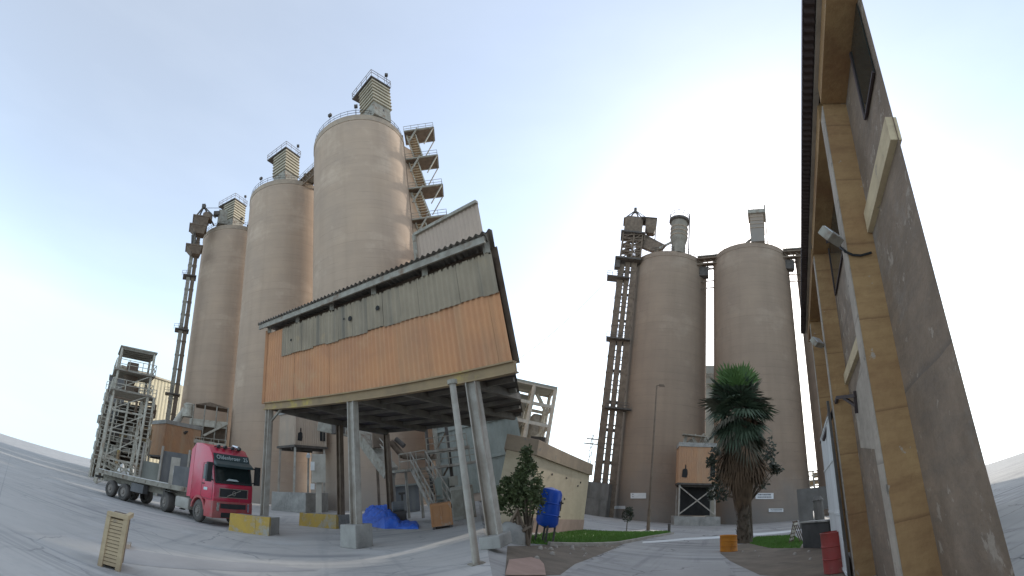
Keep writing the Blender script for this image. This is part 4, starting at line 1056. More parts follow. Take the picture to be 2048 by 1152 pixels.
# canopied machinery beside the orange booth
c = at(YL, 418, 850, 64.0)
t = thing(YL, 'feeder_platform', 'cluttered machine platform under a small rust-red roof beside the orange booth', 'machinery', (c.x, c.y, 0))
f = lbox((c.x, c.y, 0), facing(c))
zr = at(YL, 420, 815, 64).z; zd = at(YL, 420, 878, 64).z
mb = MB(); mb.hexa([f(-2.2, -1.6, zr), f(2.6, -1.6, zr - .2), f(2.6, 1.8, zr - .2), f(-2.2, 1.8, zr)], [f(-.2, -1.6, zr + .5), f(2.6, -1.6, zr - .05), f(2.6, 1.8, zr - .05), f(-.2, 1.8, zr + .5)]); mb.build('roof', 'brown_steel', t)
mb = MB(); mb.box(f(0, 0, zd - 1.4), (5.4, 3.6, .3), rz=facing(c)); mb.box(f(.4, .6, zd + .8), (4.6, 2.0, 2.2), rz=facing(c)); mb.build('machine_body', 'brown_steel', t)
mb = MB(); mb.box(f(-.2, -1.3, zd + 1.9), (5.2, .5, .9), rz=facing(c)); mb.bar(f(-.6, -1.7, zd + .2), f(2.6, -1.7, zd + 2.2), .3); mb.bar(f(-2.4, -1.75, zd - .6), f(2.6, -1.75, zd - .9), .5); mb.build('chute', 'pale_steel', t)
for x in (-2.4, -.8, .9, 2.5):
    mb = MB(); mb.bar(f(x, -1.6, 0), f(x, -1.6, zr), .16); mb.build('post', 'dust_steel', t)
mb = MB(); mb.rail([f(-2.6, -1.9, zd - 1.2), f(2.6, -1.9, zd - 1.2)], 1.1, 1.0, .06); mb.build('railing', 'pale_steel', t)
mb = MB(); mb.cyl(f(-3.2, -.6, zr - 1.8), f(-3.2, -.6, zr - .1), .8, .8, 16); mb.cyl(f(-3.2, -.6, zr - .1), f(-3.2, -.6, zr + .15), .9, .5, 16); mb.build('dust_filter', 'pale_steel', t)
mb = MB(); mb.cyl(f(-4.9, 0, zr - 3.0), f(-3.4, 0, zr), .55, .4, 14); mb.build('duct', 'pale_concrete', t)

# grey plant room wall behind the trailer
c = G(YL, 352, 997); c = at(YL, 350, 990, 45.0)
t = thing(YL, 'plant_room', 'grey panelled plant room standing behind the trailer bulkhead', 'building', (c.x, c.y, 0), facing(c))
f = lbox((c.x, c.y, 0), facing(c)); zz = at(YL, 350, 905, 45).z
mb = MB(); mb.box(f(0, 1, zz / 2), (3.4, 2.4, zz), rz=facing(c)); mb.build('walls', 'bulk', t)
mb = MB(); mb.box(f(-.35, -.23, zz / 2 - .2), (.9, .06, zz - .5), rz=facing(c)); mb.build('door', 'pale_concrete', t)
mb = MB(); mb.box(f(-.2, -.28, zz * .55), (.5, .05, .5), rz=facing(c)); mb.build('notice', 'white', t)
mb = MB(); mb.box(f(-2.6, .6, zz * .35), (1.9, 1.6, zz * .7), rz=facing(c)); mb.build('cable_cabinet', 'hall_low', t)
for x in (-3.6, -1.75, .9): mb = MB(); mb.bar(f(x, -.5, 0), f(x, -.5, zz + .4), .2); mb.build('frame_post', 'post_steel', t)

# ---------------- steel tower far left
ct = at(YL, 257, 800, 46.0)
t = thing(YL, 'steel_tower', 'dusty open steel tower with two roofed platforms behind the flatbed trailer', 'tower', (ct.x, ct.y, 0), rad(30))
f = lbox((ct.x, ct.y, 0), rad(30)); hw = 1.75
levels = [at(YL, 257, y, 46.0).z for y in (706, 750, 790)]
for x, y in ((-1, -1), (1, -1), (1, 1), (-1, 1)):
    mb = MB(); mb.bar(f(x * hw, y * hw, 0), f(x * hw, y * hw, levels[0]), .2); mb.build('post', 'pale_steel', t)
mb = MB(); mb.box(f(0, 0, levels[0] + .1), (hw * 2 + .5, hw * 2 + .5, .14), rz=rad(30))
for i in range(5): mb.bar(f(-hw, -hw + i * hw / 2, levels[0] - .1), f(hw, -hw + i * hw / 2, levels[0] - .1), .14)
mb.build('roof', 'dust_steel', t)
for i, z in enumerate(levels[1:]):
    mb = MB(); mb.box(f(0, 0, z), (hw * 2 + .8, hw * 2 + .8, .18), rz=rad(30)); o = hw + .35
    mb.build('platform', 'dust_steel', t)
    mb = MB(); q = [f(-o, -o, z), f(o, -o, z), f(o, o, z), f(-o, o, z)]; mb.rail(q + q[:1], 1.1, 1.2, .06); mb.build('railing', 'pale_steel', t)
mb = MB()
zs = [0, 2.4, 4.9, 7.0, levels[2], levels[1], levels[0]]
for a, b in zip(zs[:-1], zs[1:]):
    for (x0, y0), (x1, y1) in (((-1, -1), (1, -1)), ((1, -1), (1, 1)), ((-1, -1), (-1, 1))):
        mb.bar(f(x0 * hw, y0 * hw, b), f(x1 * hw, y1 * hw, b), .13)
        if b < levels[1] + 1: mb.bar(f(x0 * hw, y0 * hw, a), f(x1 * hw, y1 * hw, b), .1)
mb.build('bracing', 'pale_steel', t)
mb = MB(); mb.box(f(-.2, .2, levels[1] + .7), (1.2, 1.2, 1.3), rz=rad(30)); mb.cyl(f(-.2, .2, levels[1] - .1), f(-.2, .2, levels[2] + .4), .8, .3, 14); mb.box(f(0, 0, levels[2] + .5), (1.5, 1.2, .9)); mb.build('hopper', 'brown_steel', t)

# pale warehouse behind the tower
A = at(YL, 345, 765, 92.0); a0 = at(YL, 240, 739, 84.0)
t = thing(YL, 'pale_warehouse', 'pale cream clad warehouse with a sloping eave far behind the steel tower', 'building', (a0.x, a0.y, 0))
dv = Vector((A.x - a0.x, A.y - a0.y, 0)); LL = dv.length; dv.normalize(); nv = Vector((-dv.y, dv.x, 0))
zA_, zB_ = at(YL, 283, 748, 86.5).z, A.z
p_ = Vector((a0.x, a0.y, 0)); zf0 = zA_ + .3
mb = MB(); corr(mb, p_, dv, LL + 6, lambda s_: 0, lambda s_: zf0 + (zB_ - zf0) * s_ / LL, .05, .9, -nv, 4); mb.build('wall', 'cream', t)
pe = p_ + dv * (LL + 6)
mb = MB(); q = [p_ + nv * .1, pe + nv * .1, pe + nv * 20, p_ + p_.normalized() * 20 + dv * .5]; mb.hexa(q, [v + Vector((0, 0, z_)) for v, z_ in zip(q, (zf0 - .1, zB_ - .1, zB_ - .1, zf0 - .1))]); mb.build('end_wall', 'dust_steel', t)
mb = MB(); mb.bar(p_ - nv * .2 + Vector((0, 0, zf0)), p_ + dv * LL - nv * .2 + Vector((0, 0, zB_)), .5, .35); mb.build('eave', 'pale_steel', t)
c = at(YL, 222, 800, 70)
t = thing(YL, 'grey_store', 'dark grey store building showing behind the open steel tower', 'building', (c.x, c.y, 0), facing(c))
zz = at(YL, 222, 752, 70).z; f = lbox((c.x, c.y, 0), facing(c))
mb = MB(); mb.box(f(.6, 2, zz / 2), (3.0, 4, zz), rz=facing(c)); mb.build('walls', 'bulk', t)
mb = MB(); mb.box(f(.6, 2, zz + .1), (3.3, 4.4, .2), rz=facing(c)); mb.build('roof', 'dust_steel', t)

# pipe rack and plant in the gap between tower and elevator
cr_ = at(YL, 280, 880, 56.0)
t = thing(YL, 'pipe_rack', 'tangle of dusty pipes and walkways on steel frames between tower and orange booth', 'pipe rack', (cr_.x, cr_.y, 0), facing(cr_))
f = lbox((cr_.x, cr_.y, 0), facing(cr_)); rr = random.Random(3)
zt_ = at(YL, 290, 795, 56).z
for x in (-5.2, -3.7, -2.2, -.6, .9):
    for y in (-.8, 2.0):
        mb = MB(); mb.bar(f(x, y, 0), f(x, y, zt_), .22); mb.build('column', 'pale_steel', t)
for k in range(7):
    z = 1.6 + k * (zt_ - 1.6) / 6
    mb = MB(); mb.box(f(-2.1, .6, z), (6.4, 2.9, .14), rz=facing(cr_)); mb.build('deck', 'dust_steel', t)
    mb = MB(); mb.rail([f(-5.4, -.95, z), f(1.1, -.95, z)], 1.0, 1.1, .07); mb.build('railing', 'pale_steel', t)
for k in range(16):
    z = rr.uniform(1.5, zt_ - .5); x = rr.uniform(-5, -.5); r = rr.uniform(.08, .3)
    mb = MB(); y = rr.uniform(-1.6, 1.5); L_ = rr.uniform(1.5, 5)
    if k % 3: mb.tube([f(x, y, z), f(min(x + L_, 1.2), y, z + rr.uniform(-.2, .3)), f(min(x + L_, 1.2), y + .5, z - rr.uniform(.6, 2))], r, 10)
    else: mb.cyl(f(x, y, z), f(x, y, z + 1.5), r * 2.2, r * 2, 12)
    mb.build('pipe', rr.choice(['pale_steel', 'pale_concrete', 'brown_steel', 'dust_steel', 'beam']), t)
for k in range(12):
    mb = MB(); mb.box(f(rr.uniform(-5, .6), rr.uniform(-.4, 1.5), rr.uniform(1, zt_ - 1)), (rr.uniform(.5, 1.6), rr.uniform(.5, 1.2), rr.uniform(.5, 1.6)), rz=rr.uniform(0, 1.5)); mb.build('machine_box', rr.choice(['bulk', 'brown_steel', 'dust_steel', 'hall_low', 'dark_steel', 'beam']), t)
mb = MB(); mb.box(f(-2.1, 2.4, zt_ * .45), (6.2, .2, zt_ * .9), rz=facing(cr_)); mb.build('back_panel', 'brown_steel', t)

pz = lambda px, py, D: at(YL, px, py, D)
t = thing(YL, 'belt_conveyor', 'pale inclined belt conveyor gallery sloping down behind the flatbed trailer', 'conveyor', pz(250, 950, 46).xy.to_3d())
mb = MB()
for k in (0, .5, 1.0): mb.bar(pz(205, 905, 46) + Vector((0, 0, -k)), pz(292, 948, 46) + Vector((0, 0, -k)), .9 if k == .5 else .16, .16)
for i in range(8):
    a = pz(205, 905, 46).lerp(pz(292, 948, 46), i / 8); mb.bar(a, a + Vector((.5, 0, -1)), .1)
mb.build('belt_frame', 'pale_steel', t)
for px, py in ((226, 925), (262, 940)):
    mb = MB(); q = pz(px, py, 46.4); mb.bar(Vector((q.x, q.y, 0)), q, .2); mb.build('leg', 'pale_steel', t)
for k, (px, py, r) in enumerate(((238, 957, 1.0), (258, 957, 1.25))):
    q = pz(px, py + 14, 52); mb = MB(); vs = []
    n = 14
    mb.grid(lambda u, v, q=q, r=r: Vector((q.x, q.y, 0)) + Vector((math.cos(u * 6.283) * r * (1 - v) ** .7 * (1 + .15 * mnoise.noise(Vector((u * 5, v * 4, r)))), math.sin(u * 6.283) * r * (1 - v) ** .7, v * 2.4)), 18, 6)
    tag(mb.build('white_heap', 'white', yard=YL, loc=(q.x, q.y, 0)), ('small' if k == 0 else 'larger') + ' bright white heap behind the trailer deck', 'heap')

# slatted unit at the lower left corner
a, b = G(YL, 196, 1142), G(YL, 243, 1134)
q0, q1 = at(YL, 200, 1129, 10.6), at(YL, 238, 1129, 10.2)
ctop = at(YL, 257, 1033, 10.4)
t = thing(YL, 'slatted_unit', 'tan slatted metal cooling unit standing alone in the near yard', 'cooling unit', (ctop.x, ctop.y, 0), rad(16))
f = lbox((ctop.x, ctop.y, 0), rad(16)); zt2 = ctop.z
mb = MB(); mb.box(f(-.24, .5, zt2 / 2), (.38, .8, zt2 - .06), rz=rad(16)); mb.build('casing', 'brown_steel', t)
mb = MB(); n = 13
for i in range(n):
    z = .06 + i * (zt2 - .16) / n; mb.hexa([f(-.40, .02, z), f(-.1, .02, z), f(-.1, .1, z + .02), f(-.40, .1, z + .02)], [f(-.40, .03, z + .055), f(-.1, .03, z + .055), f(-.1, .1, z + .07), f(-.40, .1, z + .07)])
mb.build('slats', 'lintel', t)
mb = MB(); mb.bar(f(-.46, .05, zt2 - .03), f(0, .05, zt2 - .03), .12, .09); mb.bar(f(-.42, .05, 0), f(-.42, .05, zt2), .10, .09); mb.bar(f(-.04, .05, 0), f(-.04, .05, zt2), .10, .09); mb.bar(f(-.04, .05, zt2 - .03), f(-.04, .9, zt2 - .03), .1, .09); mb.build('frame', 'lintel', t)

# ---------------- things under the canopy
def heap(name, Y, poly, h, m, lab, cat, seed, cell=0.12, sharp=1.0):
    xs = [p.x for p in poly]; ys = [p.y for p in poly]
    c = Vector((sum(xs) / len(xs), sum(ys) / len(ys), 0)); mb = MB()
    n = len(poly)
    def fn(u, v):
        a = u * n; i = int(a) % n; fr_ = a - int(a)
        e = poly[i].lerp(poly[(i + 1) % n], fr_)
        q = c + (e - c) * (1 - v)
        z = h * (math.sin(min(1, v * 1.6) * math.pi / 2) ** .6) * (.75 + .5 * mnoise.noise(Vector((q.x * 1.1 + seed, q.y * 1.1, 0)))) + .10 * sharp * abs(mnoise.noise(Vector((q.x * 3 + seed, q.y * 3, 2)))) * min(1, v * 6)
        return Vector((q.x + .06 * mnoise.noise(q * 4), q.y + .06 * mnoise.noise(q * 4 + Vector((5, 0, 0))), max(0.0, z) if v > 0.001 else 0))
    mb.grid(fn, n * 10, 16)
    o = mb.build(name, m, yard=Y, loc=c)
    tag(o, lab, cat); return o


tp = [G(YL, *p) for p in ((716, 1048), (770, 1058), (800, 1057), (804, 1040), (780, 1030), (730, 1029))]
heap('tarpaulin', YL, tp, .82, 'tarp', 'crumpled bright blue tarpaulin heaped on the yard under the canopy', 'tarpaulin', 2)
tp = [G(YL, *p) for p in ((792, 1058), (838, 1058), (838, 1050), (815, 1046), (794, 1049))]
heap('tarpaulin', YL, tp, .24, 'tarp', 'smaller flat blue tarpaulin fold lying beside the big blue heap', 'tarpaulin', 8)
# orange crate at the stair foot
a = G(YL, 864, 1060); dd = Vector((.97, -.24, 0)); b = a + dd * .98; nn = Vector((-dd.y, dd.x, 0)); hgt = 1.02
t = thing(YL, 'wooden_crate', 'worn orange brown crate at the foot of the steel stairs', 'crate', a)
mb = MB(); W_ = (b - a).length
mb.hexa([a + Vector((0, 0, .1)), b + Vector((0, 0, .1)), b + nn * 1.0 + Vector((0, 0, .1)), a + nn * 1.0 + Vector((0, 0, .1))], [v + Vector((0, 0, hgt)) for v in (a, b, b + nn * 1.0, a + nn * 1.0)]); mb.build('body', 'crate', t, bevel=.02)
mb = MB()
for u in (.06, .5, .94): mb.bar(a + dd * W_ * u - nn * .015 + Vector((0, 0, .1)), a + dd * W_ * u - nn * .015 + Vector((0, 0, hgt)), .09, .03)
for z in (.16, hgt - .06): mb.bar(a - nn * .02 + Vector((0, 0, z)), b - nn * .02 + Vector((0, 0, z)), .03, .1)
mb.build('battens', 'crate', t)
mb = MB()
for u in (.1, .9): mb.bar(a + dd * W_ * u + Vector((0, 0, .05)), a + dd * W_ * u + nn * 1.0 + Vector((0, 0, .05)), .12, .1)
mb.build('skids', 'dark_steel', t)
# steel stairs
ft = at(YL, 890, 1034, 25.5); tpz = at(YL, 838, 938, 29.5)
t = thing(YL, 'steel_stairs', 'steep open steel stairs with handrails rising from the orange crate', 'stairs', (ft.x, ft.y, 0))
ft.z = 0.2; sd_ = (tpz - ft); hd_ = Vector((sd_.x, sd_.y, 0)).normalized(); sn = Vector((-hd_.y, hd_.x, 0)) * .5
for k in (sn, -sn):
    mb = MB(); mb.bar(ft + k, tpz + k, .07, .26); mb.build('stringer', 'post_steel', t)
    mb = MB()
    for h_ in (.55, 1.05): mb.bar(ft + k + Vector((0, 0, h_)), tpz + k + Vector((0, 0, h_)), .06)
    for i in range(7):
        q = ft.lerp(tpz, i / 6) + k; mb.bar(q, q + Vector((0, 0, 1.05)), .06)
    mb.build('handrail', 'post_steel', t)
mb = MB()
for i in range(1, 13):
    q = ft.lerp(tpz, i / 13); mb.bar(q - sn, q + sn, .24, .05)
mb.build('treads', 'dust_steel', t)
pl = tpz; pe = at(YL, 786, 945, 31.5); pe.z = pl.z
mb = MB(); mb.bar(pl, pe, 1.3, .14); mb.build('landing', 'dust_steel', t)
mb = MB(); mb.rail([pl - sn, pe - sn], 1.1, .9, .06); mb.build('landing_rail', 'post_steel', t)
mb = MB()
for q in (pe, pe.lerp(pl, .5), pl): mb.bar(Vector((q.x, q.y, 0)), q, .16)
mb.build('landing_post', 'post_steel', t)
# diagonal chute / conveyor against the nearest silo
q0 = at(YL, 640, 848, 39.5); q1 = at(YL, 716, 862, 38.5); q2 = at(YL, 782, 946, 34.5)
t = thing(YL, 'chute_conveyor', 'enclosed dusty conveyor sloping down across the base of the nearest silo', 'conveyor', (q1.x, q1.y, 0))
mb = MB(); mb.bar(q0, q1, 1.0, 1.2); mb.bar(q1, q2, 1.0, .9); mb.build('casing', 'dust_steel', t)
mb = MB(); mb.rail([q1 + Vector((0, -.6, .45)), q2 + Vector((0, -.6, .45))], 1.0, 1.2, .07); mb.build('railing', 'post_steel', t)
mb = MB(); q = at(YL, 756, 875, 35.5); mb.box(q, (.9, .8, 1.5)); mb.build('drive_box', 'brown_steel', t)
mb = MB(); q = at(YL, 676, 858, 38.5); mb.box(q, (.9, .9, .8), rz=.4); mb.build('junction_box', 'dark_steel', t)
mb = MB()
for q in (q1, q1.lerp(q2, .6)): mb.bar(Vector((q.x, q.y, 0)), q, .2)
mb.build('support_post', 'brown_steel', t)
# dark walkway ring and pipe on the silo foot
q0 = at(YL, 782, 884, 37.0); q1 = at(YL, 806, 912, 36.6); q2 = at(YL, 872, 914, 36.0)
mb = MB(); mb.tube([q0, q1, q2], .26, 10)
tag(mb.build('delivery_pipe', 'brown_steel', yard=YL, loc=(q1.x, q1.y, 0), smooth=True), 'brown delivery pipe bending along the foot of the nearest silo above the stairs', 'pipe')
q0 = at(YL, 792, 878, 36.8); q1 = at(YL, 808, 892, 36.4)
mb = MB(); mb.cyl(q0, q1, .2, .2, 10)
tag(mb.build('vent_stub', 'dark_steel', yard=YL, loc=(q1.x, q1.y, 0)), 'short dark pipe stub above the bend of the brown delivery pipe', 'pipe')
# steel frame between silo and hall
c = at(YL, 880, 930, 33.0)
t = thing(YL, 'service_frame', 'dark narrow steel service frame between the nearest silo and the hall wall', 'frame', (c.x, c.y, 0), facing(c))
f = lbox((c.x, c.y, 0), facing(c)); zz = at(YL, 880, 850, 33).z
for x in (-.75, .75):
    mb = MB(); mb.bar(f(x, 0, 0), f(x, 0, zz + 1.5), .2); mb.build('post', 'dark_steel', t)
for py, ext in ((902, 1.6), (934, 2.6)):
    z = at(YL, 880, py, 33).z; mb = MB(); mb.box(f(ext * .4, -.2, z), (1.6 + ext, 1.2, .16), rz=facing(c)); mb.build('platform', 'post_steel', t)
    mb = MB(); mb.rail([f(-.8, -.8, z), f(.8 + ext * .8, -.8, z)], .9, .8, .06); mb.build('railing', 'dust_steel', t)
mb = MB()
for k in range(5): mb.bar(f(-.75, .05, 1 + k * 2.2), f(.75, .05, 3 + k * 2.2), .12)
mb.build('bracing', 'brown_steel', t)
# upright dust collector drum
c = at(YL, 889, 985, 27.5); b = at(YL, 889, 1012, 27.5); tpq = at(YL, 886, 954, 27.5)
t = thing(YL, 'dust_collector', 'upright grey blue dust collector drum beside the steel stairs', 'machine', (c.x, c.y, 0), facing(c))
f = lbox((c.x, c.y, 0), facing(c))
mb = MB(); mb.lathe((c.x, c.y, 0), [(.25, .25), (.52, b.z), (.52, tpq.z - .15), (.42, tpq.z), (.01, tpq.z + .05)], 24); mb.build('drum', 'hall_low', t, smooth=True)
for a in range(4): mb = MB(); mb.bar(f(.4 * math.cos(a * 1.571 + .78), .4 * math.sin(a * 1.571 + .78), 0), f(.45 * math.cos(a * 1.571 + .78), .45 * math.sin(a * 1.571 + .78), b.z), .09); mb.build('leg', 'dark_steel', t)
mb = MB(); q = at(YL, 905, 985, 27.2); mb.cyl(q, q + Vector((.6, .1, 0)), .32, .22, 14); mb.box(q + Vector((.1, 0, .6)), (.5, .4, .5)); mb.build('motor', 'pale_concrete', t)
# control cabinets on the hall wall
c = at(YL, 924, 985, 25.0)
t = thing(YL, 'switch_cabinet', 'tall grey tan switch cabinet against the hall wall behind the thin steel pole', 'cabinet', (c.x, c.y, 0), facing(c))
f = lbox((c.x, c.y, 0), facing(c)); zz = at(YL, 924, 972, 25).z
mb = MB(); mb.box(f(0, .3, zz / 2), (1.2, .7, zz), rz=facing(c)); mb.build('casing', 'post_steel', t, bevel=.02)
for x in (-.3, .3):
    mb = MB(); mb.box(f(x, -.07, zz / 2), (.54, .03, zz - .3), rz=facing(c)); mb.build('door', 'dust_steel', t)
c = at(YL, 633, 937, 40.5)
t = thing(YL, 'electrical_cabinet', 'pale grey electrical cabinet with white notices at the foot of the nearest silo', 'cabinet', (c.x, c.y, 0), facing(c))
f = lbox((c.x, c.y, 0), facing(c)); za, zc = at(YL, 633, 965, 40.5).z, at(YL, 633, 908, 40.5).z
mb = MB(); mb.box(f(0.2, .4, (za + zc) / 2), (1.2, .7, zc - za), rz=facing(c)); mb.box(f(.2, .5, za / 2), (.5, .4, za), rz=facing(c)); mb.build('casing', 'pale_concrete', t)
for px, py, hh in ((625, 932, .7), (625, 973, .45)):
    q = at(YL, px, py, 40.1); mb = MB(); mb.box(q, (.36, .04, hh), rz=facing(c)); mb.build('notice', 'white', t)
mb = MB(); q = at(YL, 617, 909, 40.2); mb.cyl(q, q + Vector((0, -.2, -.16)), .14, .2, 12); mb.build('wall_lamp', 'lampglass', t)
# oddments beside the tarpaulin
c = G(YL, 797, 1046); c = at(YL, 797, 1044, 27.5)
t = thing(YL, 'pump_set', 'small dark pump set on a skid between the blue tarpaulin and the stairs', 'machine', (c.x, c.y, 0))
mb = MB(); mb.box((c.x, c.y, .35), (.9, .6, .5)); mb.build('skid', 'dark_steel', t)
mb = MB(); mb.cyl((c.x - .3, c.y, .85), (c.x + .35, c.y, .85), .27, .27, 14); mb.build('motor', 'bulk', t)
mb = MB(); mb.bar((c.x + .3, c.y, .9), (c.x + .3, c.y, 1.5), .12); mb.bar((c.x + .1, c.y, 1.5), (c.x + .5, c.y, 1.5), .12); mb.build('valve', 'dark_steel', t)
c = at(YL, 806, 975, 36.5)
t = thing(YL, 'work_bench', 'grey steel work bench and locker under the stair landing', 'bench', (c.x, c.y, 0), facing(c))
f = lbox((c.x, c.y, 0), facing(c))
mb = MB(); mb.box(f(0, 0, 1.9), (2.6, 1.0, .12), rz=facing(c)); mb.build('top', 'hall_low', t)
mb = MB(); mb.box(f(.2, .2, .95), (2.0, .7, 1.8), rz=facing(c)); mb.build('locker', 'bulk', t)

# flat slab strip and far yard marks
mb = MB()
mb.add([G(YL, *p, .004) for p in ((215, 1090), (330, 1108), (520, 1126), (640, 1140), (430, 1140), (215, 1120))], [(0, 1, 2, 3, 4, 5)])
o = mb.build('yard_slab', 'slab', yard=YL, loc=G(YL, 400, 1120)); o['kind'] = 'structure'
for pl_ in (((225, 1088), (262, 1092), (258, 1098), (222, 1094)),):
    mb = MB(); q = [G(YL, *p) for p in pl_]; mb.hexa(q, [v + Vector((0, 0, .1)) for v in q])
    tag(mb.build('kerb_piece', 'kerb', yard=YL, loc=q[0]), 'broken piece of kerb lying beside the slatted unit', 'kerb')


# ================================================================== YARD R
RA = pol(-6.45, 71.4); RB = pol(6.1, 68.6)
az_cl = math.degrees(az(YR, 1591, 530)); RC = pol(az_cl + 5.8, 69.5)
HR = 42.5
MT['silo_shade'] = silo_mat('shaded_silo_concrete', (0.31, 0.225, 0.158), (0.26, 0.19, 0.137), (0.21, 0.195, 0.175), 2.0)  # same concrete as 'silo', darkened in the base colour for the backlit, dimmer view
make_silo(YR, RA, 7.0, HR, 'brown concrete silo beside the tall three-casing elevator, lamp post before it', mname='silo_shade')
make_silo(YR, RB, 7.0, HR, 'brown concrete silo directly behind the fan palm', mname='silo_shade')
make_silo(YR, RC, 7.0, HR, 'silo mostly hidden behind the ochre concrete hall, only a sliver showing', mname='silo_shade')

# rooftop units
p = at(YR, 1357, 492, 65.6); tpv = at(YR, 1357, 444, 65.6)
t = thing(YR, 'round_filter_housing', 'drum-shaped filter housing with a railed roof on the silo beside the elevator', 'roof vent', (p.x, p.y, HR))
h = tpv.z - HR
mb = MB(); mb.lathe((p.x, p.y, HR), [(1.3, 0), (1.3, h * .3), (1.55, h * .42), (1.55, h)], 16); mb.build('drum', 'vent_dark', t)
mb = MB()
for k in (.5, .62, .75): mb.lathe((p.x, p.y, HR + h * k), [(1.56, 0), (1.68, .06), (1.68, .16), (1.56, .22)], 16)
mb.build('hoops', 'rim', t)
mb = MB(); mb.lathe((p.x, p.y, HR + h), [(.02, .25), (1.95, .25), (1.95, -.15), (1.5, -.35), (.02, -.35)], 16); mb.build('roof_platform', 'dark_steel', t)
mb = MB(); mb.rail([(p.x + 1.85 * math.cos(a), p.y + 1.85 * math.sin(a), HR + h + .25) for a in [i * math.pi / 6 for i in range(13)]], 1.3, 1.0, .07); mb.build('railing', 'dark_steel', t)
mb = MB(); mb.bar((p.x + 1.9, p.y - .2, HR), (p.x + 1.9, p.y - .2, HR + h + 1.6), .22); mb.build('ladder', 'dark_steel', t)
mb = MB(); mb.bar(at(YR, 1318, 497, 65), at(YR, 1352, 480, 65.4), .35); mb.build('inlet_duct', 'dust_steel', t)
p = at(YR, 1516, 482, 62.5); tpv = at(YR, 1516, 431, 62.5)
t = thing(YR, 'square_filter_housing', 'square filter housing with a railed roof on the silo behind the palm', 'roof vent', (p.x, p.y, HR), facing(p))
f = lbox((p.x, p.y, HR), facing(p)); h = tpv.z - HR
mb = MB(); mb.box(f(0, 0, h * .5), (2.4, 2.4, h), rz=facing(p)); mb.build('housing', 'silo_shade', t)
mb = MB()
for k in (.45, .58, .7, .82): mb.box(f(0, 0, h * k), (2.62, 2.62, .1), rz=facing(p))
mb.build('seams', 'rim', t)
mb = MB(); mb.box(f(0, 0, h - .1), (3.1, 3.1, .8), rz=facing(p)); mb.build('roof_platform', 'dust_steel', t)
mb = MB(); q = [f(-1.45, -1.45, h + .3), f(1.45, -1.45, h + .3), f(1.45, 1.45, h + .3), f(-1.45, 1.45, h + .3)]; mb.rail(q + q[:1], 1.2, 1.0, .07); mb.build('railing', 'dust_steel', t)
mb = MB(); mb.bar(f(1.6, -.6, -.2), f(1.6, -.6, h + 1.8), .16); mb.build('ladder', 'dust_steel', t)
mb = MB(); mb.bar(at(YR, 1492, 487, 62.2), at(YR, 1514, 470, 62.4), .35); mb.build('inlet_duct', 'vent_dark', t)

WG = 'steel walkways joining the silo roofs at the elevator side'
def roof_bridge(a, b, label):
    p = Vector((a.x, a.y, HR + .2)); q = Vector((b.x, b.y, HR + .2)); dd = (q - p).normalized()
    p = p + dd * 5.6; q = q - dd * 5.6; s = Vector((-dd.y, dd.x, 0)) * -1.0
    p -= Vector((0, 2.8, 0)); q -= Vector((0, 2.8, 0))
    t = thing(YR, 'roof_walkway', label, 'walkway', (p + q) / 2, group=WG)
    mb = MB(); mb.bar(p, q, 2.2, .2); mb.build('deck', 'dust_steel', t)
    mb = MB()
    for k in (s, -s):
        mb.bar(p + k + Vector((0, 0, -.7)), q + k + Vector((0, 0, -.7)), .9, .25); mb.bar(p + k + Vector((0, 0, -1.7)), q + k + Vector((0, 0, -1.7)), .25, .25)
        for i in range(4):
            a_ = p.lerp(q, i / 4) + k; b_ = p.lerp(q, (i + 1) / 4) + k; mb.bar(a_ + Vector((0, 0, -.7)), b_ + Vector((0, 0, -1.7)), .12)
    mb.build('girder', 'brown_steel', t)
    mb = MB(); mb.rail([p + s - dd * 2, q + s + dd * 2], 1.1, 1.3, .06); mb.build('railing', 'pale_steel', t)
    mb = MB()
    for z in (-4.6, -6.0): mb.bar(p + s * .3 - dd + Vector((0, .6, z)), q + s * .3 + dd + Vector((0, .6, z)), .16)
    mb.build('tie_pipes', 'brown_steel', t)
    mb = MB(); mb.bar(p.lerp(q, .25) + Vector((0, .5, -1.8)), p.lerp(q, .25) + Vector((0, .5, -3.6)), 1.6, 1.4); mb.build('hanging_duct', 'dark_steel', t)


roof_bridge(RA, RB, 'steel walkway with tie pipes over the slot between the two brown silos')
roof_bridge(RB, RC, 'steel walkway from the palm-side silo to the silo hidden by the hall')

# twin-leg elevator beside silo A
D_e = 67.5
def vpx(px, py): return math.degrees(az(YR, px, py))
c0 = pol(vpx(1238, 680), D_e)
t = thing(YR, 'twin_leg_elevator', 'tall elevator of three dusty casings rising beside a brown silo', 'elevator', (c0.x, c0.y, 0))
for (px, wd, m, zt_) in ((1230.5, 1.12, 'brown_steel', 40.5), (1244, .86, 'brown_steel', 42.5), (1257.5, 1.05, 'brown_steel', 42.5)):
    c = pol(vpx(px, 641), D_e); mb = MB(); mb.box((c.x, c.y, zt_ / 2), (wd, .95, zt_), rz=facing(c))
    for k in range(15): mb.box((c.x, c.y, 1.5 + k * 2.7), (wd + .12, 1.05, .14), rz=facing(c))
    mb.build('casing', m, t)
for k in range(34):
    mb = MB(); z_ = 2 + k * 1.15 + (.4 if k % 3 else 0); mb.bar(pol(vpx(1234, 641), D_e, z_), pol(vpx(1252, 641), D_e, z_), .14, .14 if k % 4 else .5); mb.build('tie', 'dark_steel', t)
for yy in (560, 682, 820):
    c = pol(vpx(1236, yy), D_e - .4); z = at(YR, 1236, yy, D_e).z
    mb = MB(); mb.box((c.x, c.y, z), (4.0, 2.2, .22), rz=facing(c)); f = lbox((c.x, c.y, z), facing(c)); mb.rail([f(-2, -1.1, 0), f(1.6, -1.1, 0)], .9, .9, .06); mb.build('service_platform', 'dark_steel', t)
